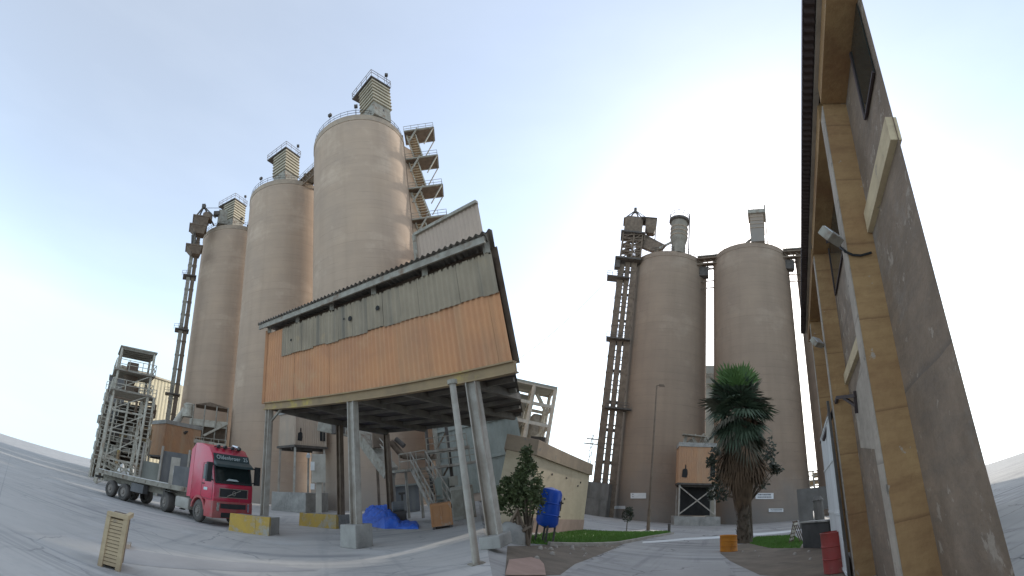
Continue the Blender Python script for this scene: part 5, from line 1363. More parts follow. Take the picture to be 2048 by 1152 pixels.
c = at(YR, 1254, 524, D_e - .2); f = lbox((c.x, c.y, 0), facing(c)); z0 = c.z; z1 = at(YR, 1264, 474, D_e).z; z2 = at(YR, 1267, 447, D_e).z
mb = MB()
for x in (-1.3, .7, 2.3):
    for y in (-1.2, 1.2): mb.bar(f(x, y, z0), f(x + .1, y, z1), .26)
for k in range(4):
    za_ = z0 + (z1 - z0) * k / 4; zb2 = z0 + (z1 - z0) * (k + 1) / 4
    mb.bar(f(-1.3, -1.2, za_), f(.7, -1.2, zb2), .16); mb.bar(f(.7, -1.2, za_), f(2.3, -1.2, zb2), .16); mb.bar(f(-1.3, 1.2, zb2), f(2.3, 1.2, za_), .16); mb.bar(f(-1.3, -1.2, zb2), f(2.3, -1.2, zb2), .2)
for k in range(8):
    za_ = z0 + (z1 - z0) * k / 8; mb.bar(f(-1.4, -1.3, za_), f(2.4, -1.3, za_ + .5), .13); mb.bar(f(-1.4, 1.2, za_ + .4), f(2.4, 1.2, za_), .13)
mb.box(f(1.9, .2, (z0 + z1) / 2), (1.0, 2.0, z1 - z0), rz=facing(c)); mb.box(f(-.2, .4, z0 + (z1 - z0) * .55), (.9, 1.2, 2.2), rz=facing(c))
mb.build('head_lattice', 'brown_steel', t)
mb = MB(); mb.box(f(.1, 0, z0), (4.6, 3.2, .3), rz=facing(c)); mb.box(f(-1.7, -.2, z0 - .9), (1.0, 1.2, 1.6), rz=facing(c)); mb.build('head_platform', 'dark_steel', t)
mb = MB(); mb.box(f(.6, 0, z1), (4.6, 3.4, .3), rz=facing(c)); mb.build('head_platform', 'dark_steel', t)
mb = MB(); mb.box(f(.5, 0, (z1 + z2) / 2), (3.4, 2.8, z2 - z1), rz=facing(c)); mb.hexa([f(-1.5, -1.4, z2), f(2.3, -1.4, z2), f(2.3, 1.4, z2), f(-1.5, 1.4, z2)], [f(-.6, -.8, z2 + 1.0), f(1.6, -.8, z2 + 1.0), f(1.6, .8, z2 + 1.0), f(-.6, .8, z2 + 1.0)]); mb.build('head_housing', 'brown_steel', t)
ap = at(YR, 1271, 421, D_e)
mb = MB()
for x, y in ((-.9, -1), (2.0, -1), (2.0, 1), (-.9, 1)): mb.bar(f(x, y, z2 + .6), ap, .2)
mb.box(ap, (.5, .5, 1.1)); mb.bar(ap, at(YR, 1300, 440, D_e), .1); mb.build('lifting_frame', 'dark_steel', t)
mb = MB(); mb.bar(at(YR, 1286, 470, D_e), at(YR, 1330, 493, 65.0), .5, .5); mb.bar(at(YR, 1280, 484, D_e), at(YR, 1322, 500, 65.5), 1.2, 1.9); mb.bar(at(YR, 1284, 470, D_e), at(YR, 1312, 486, 65.8), .4, .4); mb.build('discharge_chute', 'brown_steel', t)
mb = MB(); mb.box((*pol(vpx(1185, 1000), D_e - .5)[:2], 2.4), (5.0, 2.6, 3.4)); mb.box((*pol(vpx(1190, 1000), D_e - 1)[:2], 1.0), (4.0, 2.6, 2.0)); mb.build('boot_housing', 'boot_grey', t)
# hopper box on the roof beside the elevator head
c = at(YR, 1301, 456, 66.6)
t = thing(YR, 'screening_hopper', 'small hopper box on legs between the elevator head and the drum-shaped housing', 'machine', c, facing(c))
f = lbox(c, facing(c))
mb = MB(); mb.hexa([f(-.5, -.6, -1.5), f(.7, -.6, -1.5), f(.7, .6, -1.5), f(-.5, .6, -1.5)], [f(-1.0, -1.2, -.2), f(1.1, -1.2, -.2), f(1.1, 1.2, -.2), f(-1.0, 1.2, -.2)]); mb.box(f(.05, 0, .6), (2.1, 2.4, 1.6), rz=facing(c)); mb.build('hopper', 'brown_steel', t)
mb = MB(); mb.box(f(-.35, 0, 1.45), (3.0, 2.7, .2), rz=facing(c)); mb.build('roof', 'dark_steel', t)
for x in (-.9, 1.0):
    for y in (-1, 1): mb = MB(); mb.bar(f(x, y, -.2), f(x, y, -3.6), .16); mb.build('leg', 'brown_steel', t)

# booth on stilts between the silos
c = at(YR, 1391, 925, 58.5); z0 = at(YR, 1391, 966, 58.0).z; z1 = at(YR, 1391, 893, 58.0).z
t, f = booth(YR, (c.x, c.y + 1.6), facing(c) + rad(8), 4.7, 3.4, z0, z1, 'rust orange booth on cross-braced stilts between the two brown silos', 'booth', plinth=(5.6, 4.2, .95), xbrace=True, win_side=1)
mb = MB(); rr = random.Random(5)
for k in range(9):
    q = f(-1.6 + k * .42, .4, z1 + .6); mb.bar(q, q + Vector((rr.uniform(-.6, .8), rr.uniform(-.3, .3), rr.uniform(.5, 1.4))), rr.uniform(.12, .4))
mb.bar(f(-1.9, .2, z1 + 1.7), f(1.2, .2, z1 + 1.5), 1.6, .12); mb.build('roof_machinery', 'dust_steel', t)
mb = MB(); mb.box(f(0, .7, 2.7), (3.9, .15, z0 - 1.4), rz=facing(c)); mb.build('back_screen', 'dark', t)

# pale tower visible in the slot between the silos
c = at(YR, 1417, 790, 110.0)
t = thing(YR, 'pale_tower', 'pale narrow building showing in the slot between the two brown silos', 'building', (c.x, c.y, 0), facing(c))
f = lbox((c.x, c.y, 0), facing(c)); zz = at(YR, 1417, 738, 110).z
mb = MB(); mb.box(f(0, 0, zz / 2), (8, 6, zz), rz=facing(c)); mb.build('walls', 'hall_low', t)
mb = MB(); z_ = at(YR, 1417, 765, 110).z; mb.rail([f(-4, -3.3, z_), f(4, -3.3, z_)], 1.4, 1.5, .15); mb.rail([f(-4, -3.3, z_ - 2.5), f(4, -3.3, z_ - 2.5)], 1.4, 1.5, .15); mb.build('railing', 'dust_steel', t)

# notices on the silo walls
def on_silo(px, py, S, R=7.0):
    d_ = ray(YR, px, py); o = Vector((0, 0, YR.h)); a = d_.x ** 2 + d_.y ** 2; b = -2 * (d_.x * S.x + d_.y * S.y); c_ = S.x ** 2 + S.y ** 2 - R * R
    t_ = (-b - math.sqrt(max(0, b * b - 4 * a * c_))) / (2 * a); return o + d_ * t_


for (x0, x1, y0, y1, S, lab) in ((1262, 1293, 986, 997, RA, 'larger white notice on the foot of the silo beside the elevator'), (1229, 1252, 1012, 1018, RA, 'narrow white notice lowest on the silo beside the elevator'),
                                 (1511, 1547, 986, 998, RB, 'larger white notice on the silo behind the palm, next to its trunk'), (1537, 1566, 1017, 1024, RB, 'narrow white notice below the larger one on the silo behind the palm')):
    q = [on_silo(x0, y1, S), on_silo(x1, y1, S), on_silo(x1, y0, S), on_silo(x0, y0, S)]
    n_ = (q[1] - q[0]).cross(q[3] - q[0]).normalized(); n_ = n_ if n_.y < 0 else -n_; k = n_ * .12
    t = thing(YR, 'silo_notice', lab, 'sign', sum(q, Vector()) / 4, group='white notices on the brown silos')
    mb = MB(); mb.hexa([v + k for v in q], [v + k + n_ * .03 for v in q]); mb.build('board', 'sign', t)
    ux = (q[1] - q[0]); uy = (q[3] - q[0]); rr = random.Random(int(x0))
    for row in ((.62, .24), (.22, .2)):
        mb = MB(); u = .12
        while u < .86:
            w_ = rr.uniform(.03, .07); b0 = q[0] + ux * u + uy * row[0] + k + n_ * .034
            mb.add([b0, b0 + ux * w_, b0 + ux * w_ + uy * row[1], b0 + uy * row[1]], [(0, 1, 2, 3)]); u += w_ + .02
        mb.build('lettering', 'signtext', t)

# lamp post
p = G(YR, 1296, 1062); tq = at(YR, 1322, 772, math.hypot(p.x, p.y)); p.z = 0
t = thing(YR, 'lamp_post', 'tall thin rusty lamp post on the lawn before a brown silo', 'lamp post', p)
tq = Vector((p.x, p.y, tq.z)); mb = MB(); mb.cyl(p, (p.x, p.y, 1.6), .15, .14, 12); mb.cyl((p.x, p.y, 1.6), tq, .105, .06, 12); mb.build('pole', 'brown_steel', t, smooth=True)
mb = MB(); mb.bar(tq, tq + Vector((.35, -.1, .06)), .06); hd_ = tq + Vector((.5, -.15, .02)); mb.hexa([hd_ + Vector(v) for v in ((-.28, -.14, -.08), (.3, -.1, -.1), (.3, .1, -.1), (-.28, .14, -.08))], [hd_ + Vector(v) for v in ((-.22, -.1, .1), (.22, -.08, .06), (.22, .08, .06), (-.22, .1, .1))]); mb.build('lamp_head', 'brown_steel', t)
mb = MB(); mb.cyl(p, (p.x, p.y, .06), .25, .25, 14); mb.build('base_plate', 'concrete', t)

# ---------------- fan palm
pb_ = G(YR, 1489, 1086); D_p = math.hypot(pb_.x, pb_.y)
zc = at(YR, 1478, 815, D_p).z; ztop = at(YR, 1470, 738, D_p).z
t = thing(YR, 'fan_palm', 'tall fan palm with a thick skirt of dead fronds beside the orange drum', 'palm tree', pb_)
rr = random.Random(11)
mb = MB(); prof = [(.50, 0), (.45, .3), (.40, .9), (.34, 1.7), (.31, 2.4), (.30, zc)]
vs = []; n = 18
for i in range(n):
    a = 6.2832 * i / n
    for r, z in prof:
        r2 = r * (1 + .10 * mnoise.noise(Vector((math.cos(a) * 2, math.sin(a) * 2, z * 2.2)))); vs.append(pb_ + Vector((r2 * math.cos(a) - .012 * z, r2 * math.sin(a), z)))
k_ = len(prof); mb.add(vs, [(i * k_ + q, ((i + 1) % n) * k_ + q, ((i + 1) % n) * k_ + q + 1, i * k_ + q + 1) for i in range(n) for q in range(k_ - 1)])
for i in range(260):                                   # old leaf bases
    a = rr.uniform(0, 6.28); z = rr.uniform(.1, 3.2); r = .48 - .06 * min(z, 3)
    q = pb_ + Vector((r * math.cos(a) - .012 * z, r * math.sin(a), z)); o = Vector((math.cos(a), math.sin(a), 0)); s_ = Vector((-o.y, o.x, 0))
    mb.add([q - s_ * .05, q + s_ * .05, q + o * .10 + Vector((0, 0, .16)), q + o * .04 - Vector((0, 0, .06))], [(0, 1, 2), (0, 3, 1)])
mb.build('trunk', 'trunk', t)


def fan(mb, base, dirv, size, droop, rnd, spread=150, nseg=17, wid=.055):
    dirv = Vector(dirv).normalized(); side = dirv.cross(Vector((0, 0, 1)))
    side = side.normalized() if side.length > .05 else Vector((1, 0, 0)); nor = side.cross(dirv).normalized()
    tilt = rnd.uniform(-.5, .5); side = (side * math.cos(tilt) + nor * math.sin(tilt)).normalized(); nor = side.cross(dirv).normalized()
    pet = size * rnd.uniform(.5, .75); hub = base + dirv * pet + Vector((0, 0, -droop * .12 * pet))
    mb.add([base - side * .025, base + side * .025, hub + side * .015, hub - side * .015], [(0, 1, 2, 3)])
    for i in range(nseg):
        a = rad(-spread / 2 + spread * i / (nseg - 1)); dd = (dirv * math.cos(a) + side * math.sin(a)).normalized()
        L_ = size * (.72 + .28 * math.cos(a)) * rnd.uniform(.88, 1.05); wv = dd.cross(nor).normalized() * size * wid; fold = nor * size * .035 * (1 if i % 2 else -1)
        m_ = hub + dd * L_ * .6 + fold - Vector((0, 0, droop * .10 * L_)); e_ = hub + dd * L_ - Vector((0, 0, droop * .42 * L_)) + nor * rnd.uniform(-.06, .06)
        mb.add([hub, m_ - wv, e_, m_ + wv], [(0, 1, 2, 3)])


cen = pb_ + Vector((-.012 * zc, 0, zc))
green, young, grey, dry = MB(), MB(), MB(), MB()
for i, (a, e, z) in enumerate(((2.9, 40, 1.8), (2.6, 62, 1.75), (3.6, 70, 1.9), (1.2, 80, 1.7), (4.4, 58, 1.8), (5.2, 66, 1.9), (3.1, 48, 1.7), (.3, 52, 1.75), (5.9, 40, 1.6), (4.0, 84, 1.7), (1.9, 45, 1.6))):
    e = rad(e); fan(young if i < 6 else green, cen + Vector((0, 0, .15)), (math.cos(a) * math.cos(e) - .08, math.sin(a) * math.cos(e), math.sin(e)), z * .98, .08, rr, 130, 21, .075)
for i in range(42):
    a = rr.uniform(0, 6.28); e = rad(rr.uniform(0, 46)); fan(green if i % 4 else grey, cen + Vector((0, 0, rr.uniform(-.4, .2))), (math.cos(a) * math.cos(e), math.sin(a) * math.cos(e), math.sin(e)), rr.uniform(1.25, 1.85), .6, rr, 165, 21, .062)
for i in range(48):
    a = rr.uniform(0, 6.28); e = rad(rr.uniform(-50, 2)); fan(green if i % 3 else grey, cen + Vector((0, 0, rr.uniform(-1.0, .1))), (math.cos(a) * math.cos(e), math.sin(a) * math.cos(e), math.sin(e)), rr.uniform(1.15, 1.75), .9, rr, 160, 21, .058)
for i in range(44):
    a = rr.uniform(0, 6.28); e = rad(rr.uniform(-78, -42)); z = rr.uniform(-2.8, -1.0); fan(grey if z > -1.5 and rr.random() < .6 else dry, cen + Vector((math.cos(a) * .4, math.sin(a) * .4, z)), (math.cos(a) * math.cos(e), math.sin(a) * math.cos(e), math.sin(e)), rr.uniform(1.0, 1.5), 1.0, rr, 120, 13, .05)
for i in range(230):                                   # hanging skirt
    z = rr.uniform(2.3, zc - 1.0); a = rr.uniform(0, 6.28); k = (z - 2.3) / (zc - 3.3); R_ = .42 + .62 * k ** .8 * rr.uniform(.6, 1.1)
    q = pb_ + Vector((R_ * math.cos(a) - .012 * z, R_ * math.sin(a), z + .5)); L_ = rr.uniform(.9, 1.7)
    o = Vector((math.cos(a), math.sin(a), 0)); s_ = Vector((-o.y, o.x, 0))
    for j in range(7):
        sp_ = (j - 3) / 3; e_ = q + o * (.18 * rr.random() * k) + s_ * (sp_ * .30) - Vector((0, 0, L_ * (1 - .25 * abs(sp_)))); w_ = s_ * .035
        m_ = q.lerp(e_, .5) + o * .10; dry.add([q, m_ - w_, e_, m_ + w_], [(0, 1, 2, 3)])
    if i % 4 == 0: dry.bar(q + Vector((0, 0, .3)), q - Vector((0, 0, .3)), .05, .03)
for b_, nm, m in ((green, 'green_fronds', 'palm_green'), (young, 'young_fronds', 'palm_young'), (grey, 'withered_fronds', 'palm_grey'), (dry, 'dead_skirt', 'palm_dry')): b_.build(nm, m, t)

# dark leafy tree behind the palm
q = at(YR, 1502, 1060, 33.0)
t = thing(YR, 'leafy_tree', 'sparse dark-leaved tree showing behind the dead skirt of the palm', 'tree', (q.x, q.y, 0))
mb = MB(); mb.cyl((q.x, q.y, 0), (q.x, q.y, 2.4), .14, .1, 10)
cc = []
for (px, py, r) in ((1537, 890, .55), (1532, 925, .6), (1546, 935, .35), (1520, 960, .6), (1541, 908, .4), (1555, 938, .3), (1430, 905, .35), (1424, 925, .3), (1432, 950, .5), (1440, 985, .55), (1425, 985, .45), (1515, 890, .5), (1450, 960, .6)):
    e = at(YR, px, py, 33.0 + random.uniform(-.6, .6)); cc.append((e, r)); mb.cyl((q.x, q.y, 2.2), e, .06, .02, 6)
mb.build('trunk', 'trunk', t)
mb = MB(); leaf_cloud(mb, cc, 900, .30, rr, 1.0); mb.build('crown', 'tree_leaf', t)

# orange drum by the palm
q = G(YR, 1458, 1104)
def drum(p, r, h, name, m, lab, cat, lid=True):
    t = thing(YR, name, lab, cat, p)
    mb = MB(); mb.lathe(p, [(.02, .02), (r, 0), (r + .015, .02), (r, .05), (r, h * .33), (r + .02, h * .35), (r, h * .37), (r, h * .64), (r + .02, h * .66), (r, h * .68), (r, h - .03), (r + .02, h), (r - .02, h + .01), (r - .03, h - .07), (.02, h - .07)], 32); mb.build('shell', m, t, smooth=True)
    return t


q.z = 0; drum(q + Vector((0, .4, 0)), .42, .66, 'oil_drum', 'barrel_orange', 'orange steel drum standing at the foot of the palm', 'drum')
q = at(YR, 1668, 1094, 14.2); q.z = 0; drum(q, .36, .98, 'oil_drum', 'barrel_red', 'faded red steel drum standing beside the whitewashed sliding door', 'drum')

# ---------------- ochre concrete hall on the right
u = Vector((.1863, 1, 0)).normalized(); al = math.atan2(u.x, u.y); nx = Vector((-u.y, u.x, 0))      # nx points into the yard
W0 = Vector((1.2, 0, 0)); pil = lambda Y_, off=0.0, z=0.0: Vector((1.2 + .1863 * Y_, Y_, z)) - nx * off
HE = 9.9; YF = 20.6; YN = 3.71; EA = rad(33)              # the hall stands on a wedge-shaped plot
ev = Vector((math.sin(EA), math.cos(EA), 0)); HC = pil(YN, .52); HB = HC + ev * 17.5; YE = 2.1
t = thing(YR, 'concrete_hall', 'tall ochre and grey concrete-framed hall with a dark brown gutter', 'building', pil(10, .5))
mb = MB(); a, b = pil(YN, .52), pil(YF, .52)
mb.add([a, b, HB, a + Vector((0, 0, HE)), b + Vector((0, 0, HE)), HB + Vector((0, 0, HE))], [(2, 1, 0), (3, 4, 5), (0, 1, 4, 3), (1, 2, 5, 4), (2, 0, 3, 5)]); mb.build('wall', 'hallwall', t)
Lp = .43
def pilaster(Yc, dpt=.5):
    a = pil(Yc, .54); b = a + u * Lp; o = nx * (dpt + .02)
    mb = MB(); mb.hexa([a, b, b + o, a + o], [v + Vector((0, 0, HE - .62)) for v in (a, b, b + o, a + o)]); pi = mb.build('pilaster', 'ochre', t)
    mb = MB(); a2 = a + o + nx * .003; b2 = b + o + nx * .003; mb.hexa([a2 + u * .0, b2, b2 + nx * .02, a2 + nx * .02], [v + Vector((0, 0, HE - .66)) for v in (a2, b2, b2 + nx * .02, a2 + nx * .02)]); mb.build('front_face', 'stripe', pi)
for Yc in (5.95, 11.95, 17.9): pilaster(Yc)
# eave beam and soffit in ochre, bay by bay
for i, (Y0, Y1) in enumerate(((3.6, 5.95), (6.4, 11.95), (12.4, 17.9), (18.35, YF))):
    a, b = pil(Y0, .54), pil(Y1, .54)
    mb = MB(); mb.hexa([a + Vector((0, 0, HE - .6)), b + Vector((0, 0, HE - .6)), b + nx * .56 + Vector((0, 0, HE - .6)), a + nx * .56 + Vector((0, 0, HE - .6))], [v + Vector((0, 0, HE - .02)) for v in (a, b, b + nx * .56, a + nx * .56)]); mb.build('eave_beam', 'ochre', t)
mb = MB(); a, b = pil(YE, -.05, HE - .02), pil(YF, -.05, HE - .02)
mb.bar(a + Vector((0, 0, .1)), b + Vector((0, 0, .1)), .12, .34); mb.build('eave_trim', 'stripe', t)
mb = MB(); a, b = pil(YE, -.22, HE + .1), pil(YF + .2, -.22, HE + .1)
mb.grid(lambda q, v: a.lerp(b, q) + nx * (.20 * v - .08 + .012 * math.sin(q * 700)) + Vector((0, 0, -.14 + .02 * math.sin(q * 700))), 700, 1); mb.bar(a + nx * .02, b + nx * .02, .24, .22); mb.build('gutter', 'gutter', t)
mb = MB(); a, b = pil(YE, -.3, HE + .22), pil(YF + .3, -.3, HE + .22); c = HB + ev * .4; c.z = HE + .22
up_ = Vector((0, 0, .15)); mb.add([a, b, c, a + up_, b + up_, c + up_], [(2, 1, 0), (3, 4, 5), (0, 1, 4, 3), (1, 2, 5, 4), (2, 0, 3, 5)]); mb.build('roof', 'gutter', t)
# beige lintels and bays
for k, (Ya, Yb, z, hh) in enumerate(((3.75, 5.9, 6.15, .42), (6.45, 11.9, 4.9, .3))):
    mb = MB(); a, b = pil(Ya, .50, z), pil(Yb, .50, z); mb.bar(a, b, .16, hh); mb.build('lintel', 'lintel', t)
Wp = pil(0, .5)
def wallpt(px, py, off=0.0): return onplane(YR, px, py, pil(0, .5 - off), nx)
for (px, py, Ya) in ((1733, 238, 3.9), (1672, 590, 7.4)):
    e = wallpt(px, py); a = pil(Ya, .5, e.z); b = Vector((e.x, e.y, e.z)); mb = MB(); zt3 = HE - .66
    mb.hexa([a + nx * .0, b, b + nx * .015, a + nx * .015], [Vector((v.x, v.y, zt3)) for v in (a, b, b + nx * .015, a + nx * .015)]); wn = mb.build('window', 'glass', t)
    mb = MB(); mb.bar(a + nx * .02, b + nx * .02, .04, .05); mb.bar(b + nx * .02, Vector((b.x, b.y, zt3)) + nx * .02, .04, .05); mb.build('window_frame', 'gutter', wn)
# patched lower wall panels
for (Ya, Yb, z0, z1) in ((7.0, 8.4, 0, 2.9), (8.9, 11.2, 2.6, 4.6), (13, 14.5, 4.5, 6.4)):
    mb = MB(); a, b = pil(Ya, .515), pil(Yb, .515)
    mb.hexa([a + Vector((0, 0, z0)), b + Vector((0, 0, z0 + .3)), b + nx * .012 + Vector((0, 0, z0 + .3)), a + nx * .012 + Vector((0, 0, z0))], [a + Vector((0, 0, z1)), b + Vector((0, 0, z1 - .5)), b + nx * .012 + Vector((0, 0, z1 - .5)), a + nx * .012 + Vector((0, 0, z1))]); mb.build('render_patch', 'stripe', t)
# sliding door leaf
o_ = -.10
a, b = pil(12.25, o_), pil(16.9, o_)
t = thing(YR, 'sliding_door', 'whitewashed steel sliding door leaf hung outside the far bays of the hall', 'door', a)
mb = MB(); zd0, zd1 = at(YR, 1669, 842, 12.6).z, at(YR, 1647, 866, 17.4).z; zd = (zd0 + zd1) / 2
mb.hexa([a + Vector((0, 0, .08)), b + Vector((0, 0, .08)), b + nx * .06 + Vector((0, 0, .08)), a + nx * .06 + Vector((0, 0, .08))], [v + Vector((0, 0, zd)) for v in (a, b, b + nx * .06, a + nx * .06)]); mb.build('leaf', 'door', t)
mb = MB()
for z in (.1, 1.45, 2.8, zd - .05): mb.bar(a + nx * .07 + Vector((0, 0, z)), b + nx * .07 + Vector((0, 0, z)), .03, .06)
mb.build('battens', 'door', t)
mb = MB(); mb.bar(a - u * .12 + nx * .02, a - u * .12 + nx * .02 + Vector((0, 0, zd + .4)), .07, .07); mb.build('edge_rail', 'dark_steel', t)
mb = MB(); mb.bar(a + Vector((0, 0, zd + .1)), b + u * 2 + Vector((0, 0, zd + .1)), .06, .12); mb.build('track', 'brown_steel', t)
# wall bracket
q0 = at(YR, 1647, 880, 14.5); q1 = at(YR, 1675, 795, 12.2); q2 = wallpt(1712, 791, .02); q3 = wallpt(1714, 822, .02)
t = thing(YR, 'wall_bracket', 'dark angle-iron bracket with a stay bolted on the grey wall panel', 'bracket', q2)
mb = MB(); mb.bar(q1, q2, .09); mb.bar(q1.lerp(q2, .3), q3.lerp(q2, .3), .07); mb.bar(q2 + Vector((0, 0, .12)), q3 - Vector((0, 0, .05)), .12, .05); mb.build('arm', 'gutter', t)
mb = MB(); mb.bar(q1, q0, .08); mb.build('stay', 'gutter', t)
# floodlights on the hall
FG = 'floodlights fixed to the hall pilasters'
for (px, py, Yp, s_, lab) in ((1662, 473, 6.05, 1.0, 'larger pale-faced floodlight on the near pilaster with a looping cable'), (1634, 685, 12.05, 1.0, 'smaller floodlight further along on the second pilaster')):
    e = onplane(YR, px, py, pil(0, -.28), nx)
    t = thing(YR, 'floodlight', lab, 'floodlight', e, group=FG)
    R = Matrix.Rotation(rad(38), 3, 'Z') @ Matrix.Rotation(rad(-35), 3, 'X')
    mb = MB(); mb.box(e, (.34, .16, .30), R=R); mb.build('housing', 'dust_steel', t, bevel=.02)
    mb = MB(); mb.box(e + R @ Vector((0, -.085, 0)), (.29, .012, .25), R=R); mb.build('lens', 'lampglass', t)
    mb = MB(); w_ = onplane(YR, px + 12, py + 2, pil(0, -.02), nx); mb.bar(e + R @ Vector((.0, .1, 0)), w_, .06); mb.bar(w_, w_ + u * .2, .08, .12); mb.build('bracket', 'gutter', t)
pts = [(1677, 492), (1690, 503), (1706, 510), (1722, 511), (1743, 505)]
mb = MB(); mb.tube([onplane(YR, x, y, pil(5.9, .2), -u) if i else onplane(YR, x, y, pil(0, -.02), nx) for i, (x, y) in enumerate(pts)], .022, 6)
tag(mb.build('power_cable', 'dark', yard=YR, loc=onplane(YR, 1706, 510, pil(5.9, .2), -u)), 'black power cable looping from the near floodlight across the ochre pilaster', 'cable')

# ---------------- low wall block and frames by the hall
a, b = G(YR, 1606, 1096), G(YR, 1662, 1097); zz = at(YR, 1606, 1046, math.hypot(a.x, a.y)).z
t = thing(YR, 'low_wall', 'dark low concrete wall block between the lawn and the hall', 'wall', a)
mb = MB(); dd = (b - a).normalized(); nn = Vector((-dd.y, dd.x, 0))
mb.hexa([a, b, b + nn * 1.6, a + nn * 1.6], [v + Vector((0, 0, zz)) for v in (a, b, b + nn * 1.6, a + nn * 1.6)]); mb.build('block', 'boot_dark', t, bevel=.03)
mb = MB(); mb.hexa([a - nn * .05 + Vector((0, 0, zz + .003)), b - nn * .05 + Vector((0, 0, zz + .003)), b + nn * .5 + Vector((0, 0, zz + .003)), a + nn * .5 + Vector((0, 0, zz + .003))], [v + Vector((0, 0, zz + .06)) for v in (a - nn * .05, b - nn * .05, b + nn * .5, a + nn * .5)]); mb.build('coping', 'concrete', t)
q = at(YR, 1640, 1020, 25); q.z = zz
mb = MB(); q = at(YR, 1640, 1045, 27.5); mb.cyl((q.x, q.y, 0), (q.x, q.y, zz + .9), .30, .28, 14); mb.cyl((q.x, q.y, zz + .9), (q.x, q.y, zz + 1.1), .36, .2, 14)
tag(mb.build('concrete_stub', 'boot_grey', yard=YR, loc=(q.x, q.y, 0)), 'pale round concrete stub standing behind the low dark wall', 'post')
c = at(YR, 1638, 1000, 40.0)
t = thing(YR, 'yard_wall', 'brown yard wall closing the gap between silo and hall', 'wall', (c.x, c.y, 0), facing(c))
f = lbox((c.x, c.y, 0), facing(c)); zz = at(YR, 1638, 974, 40).z
mb = MB(); mb.box(f(1.0, 0, zz / 2 + .6), (5.6, .4, zz - 1.2), rz=facing(c)); mb.box(f(-1.2, 0, .9), (1.2, .38, 1.8), rz=facing(c)); mb.box(f(2.6, 0, .9), (2.4, .38, 1.8), rz=facing(c)); mb.build('wall', 'boot_grey', t)
c = at(YR, 1630, 960, 150.0)
t = thing(YR, 'distant_frame', 'far steel frame structure seen through the bright gap beside the hall', 'structure frame', (c.x, c.y, 0), facing(c))
f = lbox((c.x, c.y, 0), facing(c)); zz = at(YR, 1630, 942, 150).z; mb = MB()
for k in range(6):
    mb.bar(f(-2 + k * 1.6, 0, 0), f(-2 + k * 1.6, 0, zz), .5)
for z in (.6, .75, .88, 1): mb.bar(f(-2, 0, zz * z), f(6, 0, zz * z), .4)
mb.build('frame', 'mesh_far', t)
mb = MB()
for i in range(5): mb.box(f(rr.uniform(-2, 5), .5, zz * rr.uniform(.55, .95)), (rr.uniform(1, 2.5), .6, rr.uniform(1, 2)), rz=facing(c))
mb.build('panels', 'beam', t)
# leaning frames
a = G(YR, 1578, 1088); 
t = thing(YR, 'bench_frame', 'rusty broken bench frame standing on the grass before the low wall', 'frame', a)
mb = MB()
for k in range(3):
    o = Vector((.16 * k, .35 * k, 0)); mb.bar(a + o, a + o + Vector((.36, .1, 1.0)), .05); mb.bar(a + o + Vector((.62, 0, 0)), a + o + Vector((.30, .1, 1.02)), .05)
mb.build('legs_frame', 'brown_steel', t)
mb = MB()
for k in range(5): mb.bar(a + Vector((.05 + .07 * k, -.03, .2 + .17 * k)), a + Vector((.40 + .07 * k, .75, .2 + .17 * k)), .035, .1)
mb.build('slats', 'pale_steel', t)

# ---------------- kiosk at the left
kc = G(YR, 1165, 1061); k1 = G(YR, 1078, 1082)
zt_ = at(YR, 1178, 918, math.hypot(kc.x, kc.y)).z
dk = (kc - k1).normalized(); D0 = math.hypot(kc.x, kc.y)
# corner between the two visible faces
cn = at(YR, 1074, 905, 22.0); cn.z = 0
dk = (kc - cn).normalized(); nk = Vector((dk.y, -dk.x, 0))
nk = nk if nk.x > 0 else -nk
t = thing(YR, 'plaster_kiosk', 'low cream plastered outbuilding with a heavy concrete parapet behind the blue tank', 'building', cn)
lf = at(YR, 1012, 905, 22.3); lf.z = 0; bk = kc - nk * 6
hW = at(YR, 1165, 932, D0).z
zw = hW; pz_ = at(YR, 1074, 880, 22.0).z; zl = at(YR, 1074, 912, 22.0).z
mb = MB(); mb.hexa([cn, kc, bk, lf], [cn + Vector((0, 0, zl)), kc + Vector((0, 0, zl)), bk + Vector((0, 0, zl)), lf + Vector((0, 0, zl))]); mb.build('walls', 'plaster', t)
out = lambda v, k: v + (v - (cn + kc + bk + lf) / 4).normalized() * k
q = [out(v, .35) for v in (cn, kc, bk, lf)]
mb = MB(); mb.hexa([v + Vector((0, 0, zl + .003)) for v in q], [v + Vector((0, 0, pz_)) for v in q]); mb.build('parapet', 'parapet', t, bevel=.03)
q = [out(v, -.01) for v in (cn, kc)]
mb = MB(); mb.hexa([q[0] + nk * .02, q[1] + nk * .02, q[1] + nk * .045, q[0] + nk * .045], [v + Vector((0, 0, .62)) for v in (q[0] + nk * .02, q[1] + nk * .02, q[1] + nk * .045, q[0] + nk * .045)]); mb.build('plinth_band', 'pavers', t)
for s_, z in ((.25, .82), (.5, .83), (.8, .82), (.3, .55), (.52, .5), (.75, .75)):
    c = cn.lerp(kc, s_) + nk * .03; mb = MB(); mb.cyl(c + Vector((0, 0, z * zl)), c + nk * .05 + Vector((0, 0, z * zl)), .06, .05, 8); mb.build('wall_vent', 'dark_steel', t)
mb = MB(); c = at(YR, 1078, 874, 23.5); mb.bar(c + Vector((-.4, 0, -.15)), c + Vector((.4, 0, -.1)), .25); mb.build('roof_clutter', 'dark_steel', t)

